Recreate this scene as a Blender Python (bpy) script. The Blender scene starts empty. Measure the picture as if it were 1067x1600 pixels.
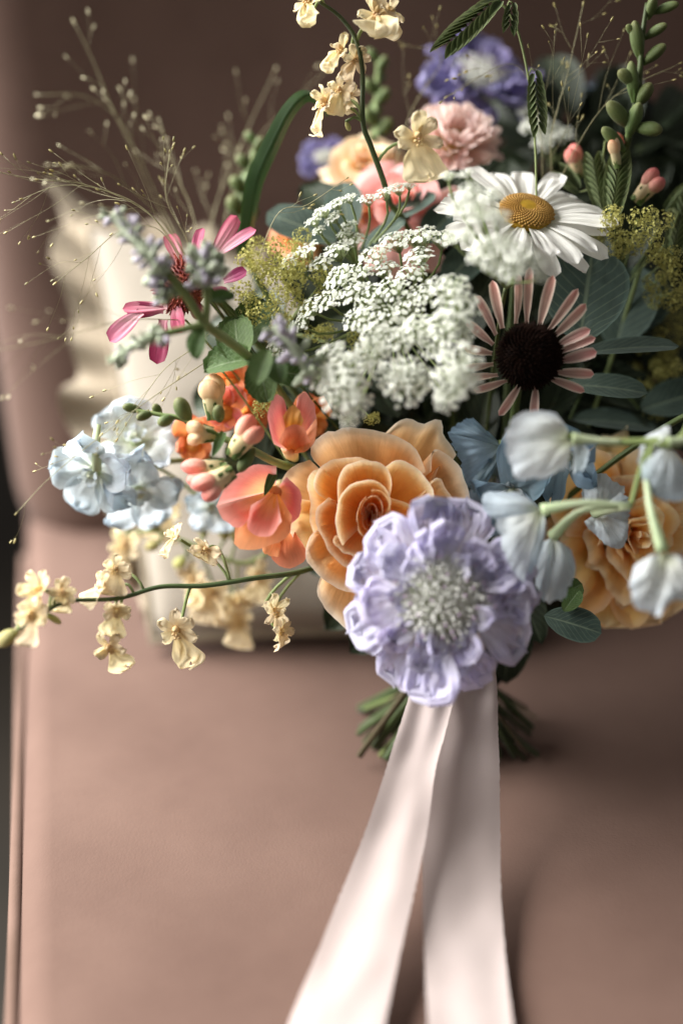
import bpy, bmesh, math, random
from mathutils import Vector, Matrix, noise

sc = bpy.context.scene
COL = sc.collection
R_ = math.radians
# ------------------------------------------------------------------ camera
PITCH, HEIGHT, FOCAL = R_(30), 0.44, 50.0
cd = bpy.data.cameras.new('camera'); cam = bpy.data.objects.new('camera', cd); COL.objects.link(cam)
cam.location = (0, 0, HEIGHT); cam.rotation_euler = (math.pi / 2 - PITCH, 0, 0)
cd.sensor_fit = 'VERTICAL'; cd.sensor_height = 36; cd.lens = FOCAL
cd.clip_start = .02; cd.clip_end = 50
cd.dof.use_dof = True; cd.dof.focus_distance = .617; cd.dof.aperture_fstop = 1.6
cd.dof.aperture_blades = 9
sc.camera = cam
# ------------------------------------------------------------------ light of the room
sc.view_settings.view_transform = 'Standard'; sc.view_settings.look = 'None'
sc.view_settings.exposure = 0; sc.view_settings.gamma = 1
w = bpy.data.worlds.new('World'); sc.world = w; w.use_nodes = True
bg = w.node_tree.nodes['Background']; bg.inputs[0].default_value = (1, .96, .92, 1); bg.inputs[1].default_value = .21


def area(name, loc, target, sx, sy, power, col, spread=180):
    l = bpy.data.lights.new(name, 'AREA'); l.shape = 'RECTANGLE'; l.size = sx; l.size_y = sy
    l.energy = power; l.color = col; l.spread = R_(spread)
    o = bpy.data.objects.new(name, l); COL.objects.link(o); o.location = loc
    o.rotation_euler = (Vector(target) - Vector(loc)).to_track_quat('-Z', 'Y').to_euler()
    return o


area('window_light', (-.71, .655, .47), (-.16, .455, .04), 1.3, .8, 23.5, (1, .985, .96), 88)

# ------------------------------------------------------------------ helpers
FW = Vector((0, math.cos(PITCH), -math.sin(PITCH))); RT = Vector((1, 0, 0)); UP = Vector((0, math.sin(PITCH), math.cos(PITCH)))
K = .36 / 800


def P(x, y, d):                       # photograph position and real distance -> the place
    return Vector((0, 0, HEIGHT)) + d * (FW + RT * ((x - 533.5) * K) + UP * ((800 - y) * K))


def D(x, y, z):                       # direction: right, up, towards the viewer
    return (RT * x + UP * y - FW * z).normalized()


def px(n, d=.62): return n * K * d


def basis(n, up=None, roll=0):
    z = n.normalized(); u = up if up is not None else UP
    y = (u - z * u.dot(z))
    if y.length < 1e-4: y = (RT - z * RT.dot(z))
    y.normalize(); x = y.cross(z)
    m = Matrix((x, y, z)).transposed().to_4x4()
    return m @ Matrix.Rotation(roll, 4, 'Z')


def T(v): return Matrix.Translation(v)
def RX(a): return Matrix.Rotation(a, 4, 'X')
def RY(a): return Matrix.Rotation(a, 4, 'Y')
def RZ(a): return Matrix.Rotation(a, 4, 'Z')
def S(a, b=None, c=None): return Matrix.Diagonal((a, a if b is None else b, a if c is None else c, 1))


def lin(h):
    c = [int(h[i:i + 2], 16) / 255 for i in (0, 2, 4)]
    return tuple(v / 12.92 if v < .04045 else ((v + .055) / 1.055) ** 2.4 for v in c) + (1,)


class MB:
    def __init__(s): s.v = []; s.f = []; s.uv = []

    def grid(s, nu, nv, fn, M=None, close=False):
        b = len(s.v)
        for j in range(nv + 1):
            for i in range(nu + 1):
                u, v = i / nu, j / nv
                p = Vector(fn(u, v))
                s.v.append(M @ p if M else p); s.uv.append((u, v))
        for j in range(nv):
            for i in range(nu):
                a = b + j * (nu + 1) + i
                s.f.append((a, a + 1, a + nu + 2, a + nu + 1))
        return s

    def tube(s, pts, rad, n=6):
        pts = [Vector(p) for p in pts]; m = len(pts)
        if not hasattr(rad, '__len__'): rad = [rad] * m
        b = len(s.v); ref = None
        for k, p in enumerate(pts):
            t = (pts[min(k + 1, m - 1)] - pts[max(k - 1, 0)])
            if t.length < 1e-9: t = Vector((0, 0, 1))
            t.normalize()
            if ref is None: ref = t.orthogonal()
            ref = ref - t * ref.dot(t)
            if ref.length < 1e-6: ref = t.orthogonal()
            ref.normalize(); q = t.cross(ref)
            for i in range(n + 1):
                a = 2 * math.pi * i / n
                s.v.append(p + (ref * math.cos(a) + q * math.sin(a)) * rad[k]); s.uv.append((i / n, k / (m - 1)))
        for k in range(m - 1):
            for i in range(n):
                a = b + k * (n + 1) + i
                s.f.append((a, a + 1, a + n + 2, a + n + 1))
        s.f.append(tuple(b + i for i in range(n))[::-1]); e = b + (m - 1) * (n + 1)
        s.f.append(tuple(e + i for i in range(n)))
        return s

    def blob(s, rx, ry, rz, M=None, nu=10, nv=8, fn=None):      # v = 0 at -z, 1 at +z
        def g(u, v):
            a = 2 * math.pi * u; b = math.pi * v
            q = Vector((rx * math.sin(b) * math.cos(a), ry * math.sin(b) * math.sin(a), -rz * math.cos(b)))
            return fn(q, u, v) if fn else q
        return s.grid(nu, nv, g, M)

    def poly(s, pts, uv=None, M=None):
        b = len(s.v)
        for i, p in enumerate(pts):
            p = Vector(p); s.v.append(M @ p if M else p); s.uv.append(uv[i] if uv else (.5, .5))
        s.f.append(tuple(range(b, b + len(pts)))); return s

    def mesh(s, name, mat, W=None):
        m = bpy.data.meshes.new(name)
        vs = [W @ v for v in s.v] if W else s.v
        m.from_pydata([tuple(v) for v in vs], [], s.f)
        ul = m.uv_layers.new(name='UVMap')
        li = [0] * len(m.loops); m.loops.foreach_get('vertex_index', li)
        flat = []
        for i in li: flat += s.uv[i]
        ul.data.foreach_set('uv', flat)
        m.polygons.foreach_set('use_smooth', [True] * len(m.polygons))
        m.materials.append(mat); m.update()
        return m


BIND = P(702, 1035, .660)             # where the stems are tied
rs = random.Random(11)
WORLD = {}


def stem_tip():
    x = rs.uniform(556, 650) if rs.random() < .6 else rs.uniform(700, 850)
    y = rs.uniform(1100, 1188); d = .44 / (.5 + (y - 800) * K * .866) - rs.uniform(.003, .016)
    return P(x, y, d)


class Thing:
    def __init__(s, name, label, cat, base, group=None):
        s.M = T(base); s.o = bpy.data.objects.new(name, None); COL.objects.link(s.o)
        s.o.location = base; s.o.empty_display_size = .01
        s.o['label'] = label; s.o['category'] = cat
        if group: s.o['group'] = group
        WORLD[s.o] = s.M

    def part(s, name, mesh, W=None, parent=None, label=None, kind=None):
        W = W or Matrix.Identity(4)
        o = bpy.data.objects.new(name, mesh); COL.objects.link(o)
        par = parent or s.o; o.parent = par
        o.matrix_basis = WORLD[par].inverted() @ W
        WORLD[o] = W
        if label: o['label'] = label
        if kind: o['kind'] = kind
        return o


def bez(p0, p1, p2, p3, n=12):
    out = []
    for i in range(n + 1):
        t = i / n; a = 1 - t
        out.append(p0 * a ** 3 + p1 * 3 * a * a * t + p2 * 3 * a * t * t + p3 * t ** 3)
    return out


def smooth(pts, n=6):                 # Catmull-Rom through points
    pts = [Vector(p) for p in pts]; q = [pts[0] * 2 - pts[1]] + pts + [pts[-1] * 2 - pts[-2]]
    out = []
    for i in range(1, len(q) - 2):
        a, b, c, d = q[i - 1:i + 3]
        for k in range(n):
            t = k / n
            out.append(.5 * ((2 * b) + (c - a) * t + (2 * a - 5 * b + 4 * c - d) * t * t + (3 * b - a - 3 * c + d) * t ** 3))
    out.append(pts[-1]); return out


def flower(name, label, cat, head, n, r=.0016, mat=None, group=None, back=.03):
    """a thing with a stem from the head down through the tie to its cut end"""
    tip = stem_tip(); t = Thing(name, label, cat, tip, group)
    b = BIND + Vector((rs.uniform(-.009, .009), rs.uniform(-.009, .009), rs.uniform(-.004, .004)))
    out = (b - tip).normalized()
    pts = bez(head, head - n * back + FW * .022, b + out * .05 + FW * .03, b, 14) + [b.lerp(tip, .5), tip]
    r *= rs.uniform(.75, 1.35)
    m = MB().tube(pts, [r * .8] * 7 + [r] * (len(pts) - 7), 7)
    t.part('stem', m.mesh('stem', rs.choice((MAT['stem'], MAT['stem_dark'], MAT['stem_dark'], MAT['stem_brown'], mat or MAT['stem']))))
    return t


# ------------------------------------------------------------------ materials
MAT = {}


def nt(name):
    m = bpy.data.materials.new(name); m.use_nodes = True; t = m.node_tree
    return m, t, t.nodes, t.links, t.nodes['Principled BSDF']


def petal_mat(name, stops, edge=None, vein=.10, trans=.35, rough=.55, bump=.35, vscale=(26, 2.2), hue=.012, val=.12, ribs=0):
    m, t, N, L, pr = nt(name)
    uv = N.new('ShaderNodeUVMap'); sep = N.new('ShaderNodeSeparateXYZ'); L.new(uv.outputs[0], sep.inputs[0])
    rp = N.new('ShaderNodeValToRGB'); L.new(sep.outputs[1], rp.inputs[0])
    e = rp.color_ramp.elements
    while len(e) < len(stops): e.new(.5)
    for i, (p_, c_) in enumerate(stops): e[i].position = p_; e[i].color = lin(c_)
    col = rp.outputs[0]
    if edge:
        a = N.new('ShaderNodeMath'); a.operation = 'SUBTRACT'; a.inputs[1].default_value = .5; L.new(sep.outputs[0], a.inputs[0])
        b = N.new('ShaderNodeMath'); b.operation = 'ABSOLUTE'; L.new(a.outputs[0], b.inputs[0])
        mr = N.new('ShaderNodeMapRange'); L.new(b.outputs[0], mr.inputs[0])
        mr.inputs[1].default_value = edge[1]; mr.inputs[2].default_value = .5
        mx = N.new('ShaderNodeMix'); mx.data_type = 'RGBA'; L.new(mr.outputs[0], mx.inputs[0]); L.new(col, mx.inputs[6]); mx.inputs[7].default_value = lin(edge[0])
        col = mx.outputs[2]
    if ribs:
        def mt(op, *a):
            q = N.new('ShaderNodeMath'); q.operation = op
            for i_, v_ in enumerate(a):
                if hasattr(v_, 'links'): L.new(v_, q.inputs[i_])
                else: q.inputs[i_].default_value = v_
            return q.outputs[0]
        ab = mt('ABSOLUTE', mt('SUBTRACT', sep.outputs[0], .5))
        ph = mt('SINE', mt('MULTIPLY', mt('SUBTRACT', mt('MULTIPLY', sep.outputs[1], 9.), mt('MULTIPLY', ab, 6.)), 6.283))
        side = N.new('ShaderNodeMapRange'); L.new(ph, side.inputs[0]); side.inputs[1].default_value = .80; side.inputs[2].default_value = 1; side.inputs[4].default_value = .5
        mid = N.new('ShaderNodeMapRange'); L.new(ab, mid.inputs[0]); mid.inputs[1].default_value = .035; mid.inputs[2].default_value = .012
        fac = mt('MULTIPLY', mt('MAXIMUM', side.outputs[0], mid.outputs[0]), ribs)
        mx = N.new('ShaderNodeMix'); mx.data_type = 'RGBA'; L.new(fac, mx.inputs[0]); L.new(col, mx.inputs[6]); mx.inputs[7].default_value = lin('98a588')
        col = mx.outputs[2]
    oi = N.new('ShaderNodeObjectInfo')
    ml = N.new('ShaderNodeVectorMath'); ml.operation = 'MULTIPLY'; L.new(uv.outputs[0], ml.inputs[0]); ml.inputs[1].default_value = (vscale[0], vscale[1], 0)
    ad = N.new('ShaderNodeCombineXYZ'); mu = N.new('ShaderNodeMath'); mu.operation = 'MULTIPLY'; mu.inputs[1].default_value = 31
    L.new(oi.outputs['Random'], mu.inputs[0]); L.new(mu.outputs[0], ad.inputs[2])
    av = N.new('ShaderNodeVectorMath'); L.new(ml.outputs[0], av.inputs[0]); L.new(ad.outputs[0], av.inputs[1])
    nz = N.new('ShaderNodeTexNoise'); nz.inputs['Scale'].default_value = 1; nz.inputs['Detail'].default_value = 4; L.new(av.outputs[0], nz.inputs['Vector'])
    tc = N.new('ShaderNodeTexCoord'); n2 = N.new('ShaderNodeTexNoise'); n2.inputs['Scale'].default_value = 130; n2.inputs['Detail'].default_value = 5
    L.new(tc.outputs['Object'], n2.inputs['Vector'])
    sm = N.new('ShaderNodeMath'); sm.operation = 'ADD'; L.new(nz.outputs[0], sm.inputs[0]); L.new(n2.outputs[0], sm.inputs[1])
    vr = N.new('ShaderNodeMapRange'); L.new(sm.outputs[0], vr.inputs[0]); vr.inputs[1].default_value = .6; vr.inputs[2].default_value = 1.4
    vr.inputs[3].default_value = 1 - vein * 1.3; vr.inputs[4].default_value = 1 + vein
    rv = N.new('ShaderNodeMapRange'); L.new(oi.outputs['Random'], rv.inputs[0]); rv.inputs[3].default_value = 1 - val; rv.inputs[4].default_value = 1 + val
    vm = N.new('ShaderNodeMath'); vm.operation = 'MULTIPLY'; L.new(vr.outputs[0], vm.inputs[0]); L.new(rv.outputs[0], vm.inputs[1])
    hs = N.new('ShaderNodeHueSaturation'); L.new(col, hs.inputs['Color']); L.new(vm.outputs[0], hs.inputs['Value'])
    rh = N.new('ShaderNodeMapRange'); L.new(oi.outputs['Random'], rh.inputs[0]); rh.inputs[3].default_value = .5 - hue; rh.inputs[4].default_value = .5 + hue
    L.new(rh.outputs[0], hs.inputs['Hue'])
    L.new(hs.outputs[0], pr.inputs['Base Color']); pr.inputs['Roughness'].default_value = rough
    pr.inputs['Specular IOR Level'].default_value = .25
    pr.inputs['Sheen Weight'].default_value = .08
    bp = N.new('ShaderNodeBump'); bp.inputs['Strength'].default_value = bump; bp.inputs['Distance'].default_value = .0006
    L.new(sm.outputs[0], bp.inputs['Height']); L.new(bp.outputs[0], pr.inputs['Normal'])
    out = N['Material Output']
    if trans:
        tr = N.new('ShaderNodeBsdfTranslucent'); L.new(hs.outputs[0], tr.inputs[0]); L.new(bp.outputs[0], tr.inputs['Normal'])
        mxs = N.new('ShaderNodeMixShader'); mxs.inputs[0].default_value = trans
        L.new(pr.outputs[0], mxs.inputs[1]); L.new(tr.outputs[0], mxs.inputs[2]); L.new(mxs.outputs[0], out.inputs[0])
    MAT[name] = m; return m


def plain_mat(name, c1, c2, scale=60, rough=.6, bump=.3, dist=.0008, trans=0, spec=.25):
    m, t, N, L, pr = nt(name)
    tc = N.new('ShaderNodeTexCoord'); nz = N.new('ShaderNodeTexNoise'); nz.inputs['Scale'].default_value = scale; nz.inputs['Detail'].default_value = 6
    L.new(tc.outputs['Object'], nz.inputs['Vector'])
    rp = N.new('ShaderNodeValToRGB'); rp.color_ramp.elements[0].position = .32; rp.color_ramp.elements[1].position = .68
    rp.color_ramp.elements[0].color = lin(c1); rp.color_ramp.elements[1].color = lin(c2); L.new(nz.outputs[0], rp.inputs[0])
    L.new(rp.outputs[0], pr.inputs['Base Color']); pr.inputs['Roughness'].default_value = rough; pr.inputs['Specular IOR Level'].default_value = spec
    bp = N.new('ShaderNodeBump'); bp.inputs['Strength'].default_value = bump; bp.inputs['Distance'].default_value = dist
    L.new(nz.outputs[0], bp.inputs['Height']); L.new(bp.outputs[0], pr.inputs['Normal'])
    if trans:
        tr = N.new('ShaderNodeBsdfTranslucent'); L.new(rp.outputs[0], tr.inputs[0])
        mxs = N.new('ShaderNodeMixShader'); mxs.inputs[0].default_value = trans
        L.new(pr.outputs[0], mxs.inputs[1]); L.new(tr.outputs[0], mxs.inputs[2]); L.new(mxs.outputs[0], N['Material Output'].inputs[0])
    MAT[name] = m; return m


def fabric_mat(name, c1, c2, s1=9, sheen=.3, rough=.85, weave=900, wb=.25):
    m, t, N, L, pr = nt(name)
    tc = N.new('ShaderNodeTexCoord'); a = N.new('ShaderNodeTexNoise'); a.inputs['Scale'].default_value = s1; a.inputs['Detail'].default_value = 7
    a.inputs['Roughness'].default_value = .6; L.new(tc.outputs['Object'], a.inputs['Vector'])
    b = N.new('ShaderNodeTexNoise'); b.inputs['Scale'].default_value = weave; b.inputs['Detail'].default_value = 2; L.new(tc.outputs['Object'], b.inputs['Vector'])
    rp = N.new('ShaderNodeValToRGB'); rp.color_ramp.elements[0].position = .3; rp.color_ramp.elements[1].position = .7
    rp.color_ramp.elements[0].color = lin(c1); rp.color_ramp.elements[1].color = lin(c2); L.new(a.outputs[0], rp.inputs[0])
    L.new(rp.outputs[0], pr.inputs['Base Color']); pr.inputs['Roughness'].default_value = rough
    pr.inputs['Sheen Weight'].default_value = sheen; pr.inputs['Specular IOR Level'].default_value = .2
    bp = N.new('ShaderNodeBump'); bp.inputs['Strength'].default_value = wb; bp.inputs['Distance'].default_value = .0005
    L.new(b.outputs[0], bp.inputs['Height']); L.new(bp.outputs[0], pr.inputs['Normal'])
    MAT[name] = m; return m


petal_mat('stem', [(0, '4c5c36'), (1, '3c4828')], vein=.2, trans=.0, rough=.5)
petal_mat('stem_pale', [(0, '94a26a'), (1, '707e48')], vein=.12, trans=.15, rough=.5)
petal_mat('stem_dark', [(0, '4d5a2c'), (1, '37431f')], vein=.2, trans=0, rough=.5)
petal_mat('stem_brown', [(0, '564a30'), (1, '453a26')], vein=.25, trans=0, rough=.6)
petal_mat('rose_peach', [(0, 'f8a63e'), (.4, 'fcc06c'), (.72, 'fdd090'), (.88, 'fde2b8'), (1, 'fdf0da')], edge=('fce4c0', .40), vein=.09, trans=.5, rough=.65, bump=.55)
petal_mat('rose_apricot', [(0, 'f5a436'), (.5, 'fabf60'), (.88, 'fbd898'), (1, 'fbeac6')], edge=('f8d8ac', .38), vein=.07, trans=.5)
petal_mat('rose_pink', [(0, 'f4c090'), (.4, 'f2aca0'), (1, 'f4bcb4')], edge=('f8d0c8', .36), vein=.06, trans=.4)
petal_mat('rose_cream', [(0, 'f0c070'), (.6, 'f2cfa0'), (1, 'f4dcbb')], vein=.06, trans=.4)
petal_mat('rose_orange', [(0, 'e08a40'), (.6, 'eea060'), (1, 'f2b488')], vein=.06, trans=.4)
petal_mat('scabiosa_lilac', [(0, 'f2f1f4'), (.3, 'e4e2ee'), (.72, 'cfcbe6'), (1, 'e4e1f1')], vein=.20, trans=.5, vscale=(22, 1.2), bump=.9, rough=.7)
petal_mat('scabiosa_inner', [(0, 'e2e4de'), (.5, 'dcdae8'), (1, 'ccc7e4')], vein=.12, trans=.35, bump=.4)
petal_mat('scabiosa_violet', [(0, '9690bc'), (.5, '8780b4'), (1, 'a09ac4')], vein=.15, trans=.35)
petal_mat('daisy_white', [(0, 'd9dcc4'), (.2, 'ecebe4'), (1, 'f0efe9')], vein=.04, trans=.3, vscale=(9, .8), bump=.4, hue=.0, val=.04)
petal_mat('mum_pink', [(0, 'e6c8b0'), (.4, 'efd3cb'), (1, 'f3dfd8')], vein=.05, trans=.4)
petal_mat('coneflower_magenta', [(0, 'd498a4'), (.5, 'a8466a'), (1, '983458')], edge=('7c1c40', .2), vein=.16, trans=.3, vscale=(12, 1))
petal_mat('coneflower_pale', [(0, 'e2b8bc'), (.5, 'd490a0'), (1, 'c4607c')], edge=('a03a5c', .34), vein=.14, trans=.35, vscale=(12, 1))
petal_mat('coneflower_cream', [(0, 'a8847a'), (.5, 'cfa69a'), (1, 'd29088')], edge=('f2e0d0', .22), vein=.12, trans=.25, vscale=(10, 1))
petal_mat('snap_coral', [(0, 'f5cf90'), (.3, 'f3ac7c'), (.7, 'ef8078'), (1, 'f4a29c')], edge=('f7bcb4', .4), vein=.07, trans=.38, rough=.42)
petal_mat('snap_orange', [(0, 'f4bc64'), (.5, 'f09458'), (1, 'f3a67c')], vein=.08, trans=.38, rough=.45)
petal_mat('snap_yellow', [(0, 'f0b430'), (.6, 'f0a83c'), (1, 'f0b868')], vein=.08, trans=.3, rough=.45)
petal_mat('snap_bud', [(0, 'cdbb86'), (.35, 'ecd6a8'), (.62, 'f2b8a0'), (1, 'ea7a74')], vein=.07, trans=.25, rough=.4)
petal_mat('snap_cream', [(0, 'b8bb80'), (.4, 'ead8ac'), (.8, 'efcfa4'), (1, 'e09a72')], vein=.07, trans=.3, rough=.4)
petal_mat('snap_green', [(0, '4e6032'), (.6, '5c6c3c'), (1, '7a7c4c')], vein=.1, trans=.15, rough=.42)
petal_mat('sepal', [(0, '5f743a'), (1, '4a5e2c')], vein=.12, trans=.2)
petal_mat('delph_blue', [(0, 'e4e9d8'), (.35, 'dde6ea'), (1, 'cddce8')], edge=('e0eaf0', .38), vein=.14, trans=.55, vscale=(18, 1.0), bump=.8, rough=.65)
petal_mat('delph_white', [(0, 'dfe6c4'), (.35, 'edf1ea'), (1, 'e0e9f0')], vein=.12, trans=.55, vscale=(18, 1.0), bump=.8, rough=.65)
petal_mat('delph_deep', [(0, '9fb0b0'), (.4, '93a8b4'), (1, '839fb4')], vein=.16, trans=.35, vscale=(14, 1.2))
petal_mat('delph_spur', [(0, 'c4d0a8'), (.5, 'ccd8b4'), (1, 'b6c69a')], vein=.08, trans=.25)
petal_mat('orchid_cream', [(0, 'e8cd98'), (.4, 'efdcb0'), (1, 'f3e4c2')], vein=.10, trans=.4, vscale=(16, 1.6), bump=.5)
petal_mat('orchid_column', [(0, 'd8a868'), (1, 'e8cf9c')], vein=.1, trans=.2)
petal_mat('orchid_bud', [(0, '8d9550'), (.5, 'b5b070'), (1, 'cdc288')], vein=.08, trans=.2)
petal_mat('leaf_euca', [(0, '45554b'), (.5, '3b4b43'), (1, '46574e')], edge=('5b7066', .44), vein=.22, trans=.12, rough=.7, vscale=(8, 6), ribs=.35, bump=.5)
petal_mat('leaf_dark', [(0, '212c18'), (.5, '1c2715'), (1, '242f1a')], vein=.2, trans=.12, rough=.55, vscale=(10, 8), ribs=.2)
petal_mat('leaf_mint', [(0, '4e6630'), (.5, '40582a'), (1, '4a6232')], vein=.22, trans=.2, rough=.65, vscale=(12, 12), bump=.9, ribs=.3)
petal_mat('leaf_blade', [(0, '243618'), (.5, '2c4020'), (1, '3a5028')], edge=('33481f', .35), vein=.12, trans=.15, rough=.35, vscale=(22, .6))
petal_mat('oat', [(0, '2e3a1c'), (.5, '414d28'), (1, '5f6c40')], edge=('7c8658', .36), vein=.22, trans=.2, vscale=(14, .8))
plain_mat('lace_white', 'edf0e4', 'fafaf5', 900, .6, .1, .0002, trans=.55)
plain_mat('lace_green', '9aa878', 'b8c296', 300, .6)
plain_mat('alchemilla', 'a3a04e', 'c9c47c', 500, .6, trans=.25)
plain_mat('disc_gold', '9c7434', 'b8904a', 400, .6)
plain_mat('disc_green', '9a7a20', 'b58c28', 300, .6)
plain_mat('cone_dark', '130b08', '27160f', 300, .8, spec=.08)
plain_mat('cone_red', '6a2a2c', 'a0523e', 300, .5)
plain_mat('pin_white', 'e2e4da', 'f4f3f0', 500, .55, trans=.3)
plain_mat('pin_green', 'b9c09e', 'd6dac6', 400, .6, trans=.2)
plain_mat('pin_mauve', '8a6c90', 'b498b4', 400, .6)
plain_mat('mint_bud', 'a9a4ae', 'd0c8d4', 260, .75, .6, .001, trans=.2)
plain_mat('mint_bud_green', '97a287', 'c4cbb4', 260, .75, .6, .001, trans=.2)
plain_mat('straw', '8a8460', 'aba580', 300, .5, trans=.2)
plain_mat('seed', '6f6a40', 'a89a66', 300, .5)
plain_mat('seed_pale', 'b9b08a', 'dcd4b0', 300, .5)
fabric_mat('blush_fabric', '554037', '654f45', 9, .05)
fabric_mat('blush_piping', '584439', '685248', 20, .05)
fabric_mat('cream_linen', '8c8478', '968e82', 22, .03)
fabric_mat('cream_trim', '857a68', '968a78', 60, .03, wb=.5)
fabric_mat('dark_floor', '2a2620', '383129', 6, 0, .6)

# ribbon: woven silk
m, t_, N_, L_, pr_ = nt('silk')
tcn = N_.new('ShaderNodeUVMap'); mpn = N_.new('ShaderNodeVectorMath'); mpn.operation = 'MULTIPLY'; mpn.inputs[1].default_value = (60, 500, 1); L_.new(tcn.outputs[0], mpn.inputs[0])
nzn = N_.new('ShaderNodeTexNoise'); nzn.inputs['Scale'].default_value = 1; nzn.inputs['Detail'].default_value = 3; L_.new(mpn.outputs[0], nzn.inputs['Vector'])
tco = N_.new('ShaderNodeTexCoord'); n3 = N_.new('ShaderNodeTexNoise'); n3.inputs['Scale'].default_value = 18; n3.inputs['Detail'].default_value = 4; L_.new(tco.outputs['Object'], n3.inputs['Vector'])
rpn = N_.new('ShaderNodeValToRGB'); rpn.color_ramp.elements[0].color = lin('b0a29d'); rpn.color_ramp.elements[1].color = lin('bfb2ae'); L_.new(n3.outputs[0], rpn.inputs[0])
rpn.color_ramp.elements[0].position = .3; rpn.color_ramp.elements[1].position = .7
L_.new(rpn.outputs[0], pr_.inputs['Base Color']); pr_.inputs['Roughness'].default_value = .8; pr_.inputs['Specular IOR Level'].default_value = .15
bpn = N_.new('ShaderNodeBump'); bpn.inputs['Strength'].default_value = .15; bpn.inputs['Distance'].default_value = .0004; L_.new(nzn.outputs[0], bpn.inputs['Height']); L_.new(bpn.outputs[0], pr_.inputs['Normal'])
trn = N_.new('ShaderNodeBsdfTranslucent'); L_.new(rpn.outputs[0], trn.inputs[0]); mxn = N_.new('ShaderNodeMixShader'); mxn.inputs[0].default_value = .2
L_.new(pr_.outputs[0], mxn.inputs[1]); L_.new(trn.outputs[0], mxn.inputs[2]); L_.new(mxn.outputs[0], N_['Material Output'].inputs[0]); MAT['silk'] = m


# ------------------------------------------------------------------ setting: floor, chair, cushion
def tag(o, label=None, cat=None, group=None, kind=None):
    for k, v in (('label', label), ('category', cat), ('group', group), ('kind', kind)):
        if v: o[k] = v


fl = MB().grid(4, 4, lambda u, v: ((u - .5) * 8, (v - .5) * 8 + 1, -.44))
fo = bpy.data.objects.new('floor', fl.mesh('floor', MAT['dark_floor'])); COL.objects.link(fo); tag(fo, kind='structure')

CORNER = P(38, 850, .847); CORNER.z = 0
CW = T(CORNER) @ RZ(R_(10.2))
chair = Thing('upholstered_chair', 'dusty pink upholstered chair with the bouquet and cushion on its seat', 'chair', Vector((CORNER.x, CORNER.y, 0)))


def rbox(x0, x1, y0, y1, z0, z1, r, seg, fn):
    bm = bmesh.new(); bmesh.ops.create_cube(bm, size=1)
    for v in bm.verts:
        v.co = Vector((x0 + (v.co.x + .5) * (x1 - x0), y0 + (v.co.y + .5) * (y1 - y0), z0 + (v.co.z + .5) * (z1 - z0)))
    bmesh.ops.subdivide_edges(bm, edges=bm.edges[:], cuts=1, use_grid_fill=True)
    ed = [e for e in bm.edges if len(e.link_faces) == 2 and e.link_faces[0].normal.dot(e.link_faces[1].normal) < .5]
    bmesh.ops.bevel(bm, geom=ed, offset=r, segments=seg, affect='EDGES', profile=.5)
    bmesh.ops.triangulate(bm, faces=[f for f in bm.faces if len(f.verts) > 4])
    big = [e for e in bm.edges if e.calc_length() > .04]
    for _ in range(3):
        bmesh.ops.subdivide_edges(bm, edges=[e for e in bm.edges if e.calc_length() > .045], cuts=1, use_grid_fill=True)
    for v in bm.verts: v.co = fn(v.co)
    return bm


def bm_mesh(bm, name, mat):
    m = bpy.data.meshes.new(name); bmesh.ops.recalc_face_normals(bm, faces=bm.faces[:]); bm.to_mesh(m); bm.free()
    m.polygons.foreach_set('use_smooth', [True] * len(m.polygons)); m.materials.append(mat); return m


def seat_fn(c):
    u = max(0, min(1, c.x / .66)); v = max(0, min(1, (c.y + .56) / .6))
    k = (math.sin(math.pi * u) * math.sin(math.pi * v)) ** .5
    d = .005 * noise.noise(Vector((c.x * 6, c.y * 6, 1)))
    return Vector((c.x, c.y, c.z + ((.002 * k + d * k * .5) if c.z > -.05 else 0)))


chair.part('seat', bm_mesh(rbox(0, .66, -.56, .10, -.16, 0, .016, 6, seat_fn), 'seat', MAT['blush_fabric']), CW)


def back_fn(c):
    z = c.z
    d = .012 * noise.noise(Vector((c.x * 5, z * 5, 4)))
    x = c.x - .05 * max(0, z) * (1 - c.x / .7)
    return Vector((x, c.y + d + .37 * z - .05 * math.sin(max(0, min(1, c.x / .66)) * math.pi) * 0, z))


chair.part('backrest', bm_mesh(rbox(-.004, .68, .004, .18, -.034, .66, .05, 8, back_fn), 'backrest', MAT['blush_fabric']), CW)
for zz in (-.004,):
    pts = [CW @ Vector(p) for p in smooth([(.03, -.554, zz), (.008, -.545, zz), (-.001, -.52, zz - .006), (-.001, -.3, zz - .006), (-.001, -.1, zz - .006), (.0, .0, zz - .006)], 8)]
    chair.part('piping', MB().tube(pts, .0032, 8).mesh('piping', MAT['blush_piping']))
for lx, ly in ((.05, -.5), (.61, -.5), (.05, .08), (.61, .08)):
    chair.part('leg', MB().tube([CW @ Vector((lx, ly, -.15)), CW @ Vector((lx, ly, -.44))], [.022, .014], 10).mesh('leg', MAT['dark_floor']))

# cushion
cush = Thing('cream_cushion', 'pale cream cushion with a ruffled edge, leaning on the chair back behind the bouquet', 'cushion', P(480, 1010, .752))
cc = [P(135, 350, .790), P(700, 470, .785), P(790, 1000, .748), P(240, 1002, .746)]
cn = (cc[1] - cc[0]).cross(cc[3] - cc[0]).normalized()
if cn.dot(FW) > 0: cn = -cn


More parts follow.
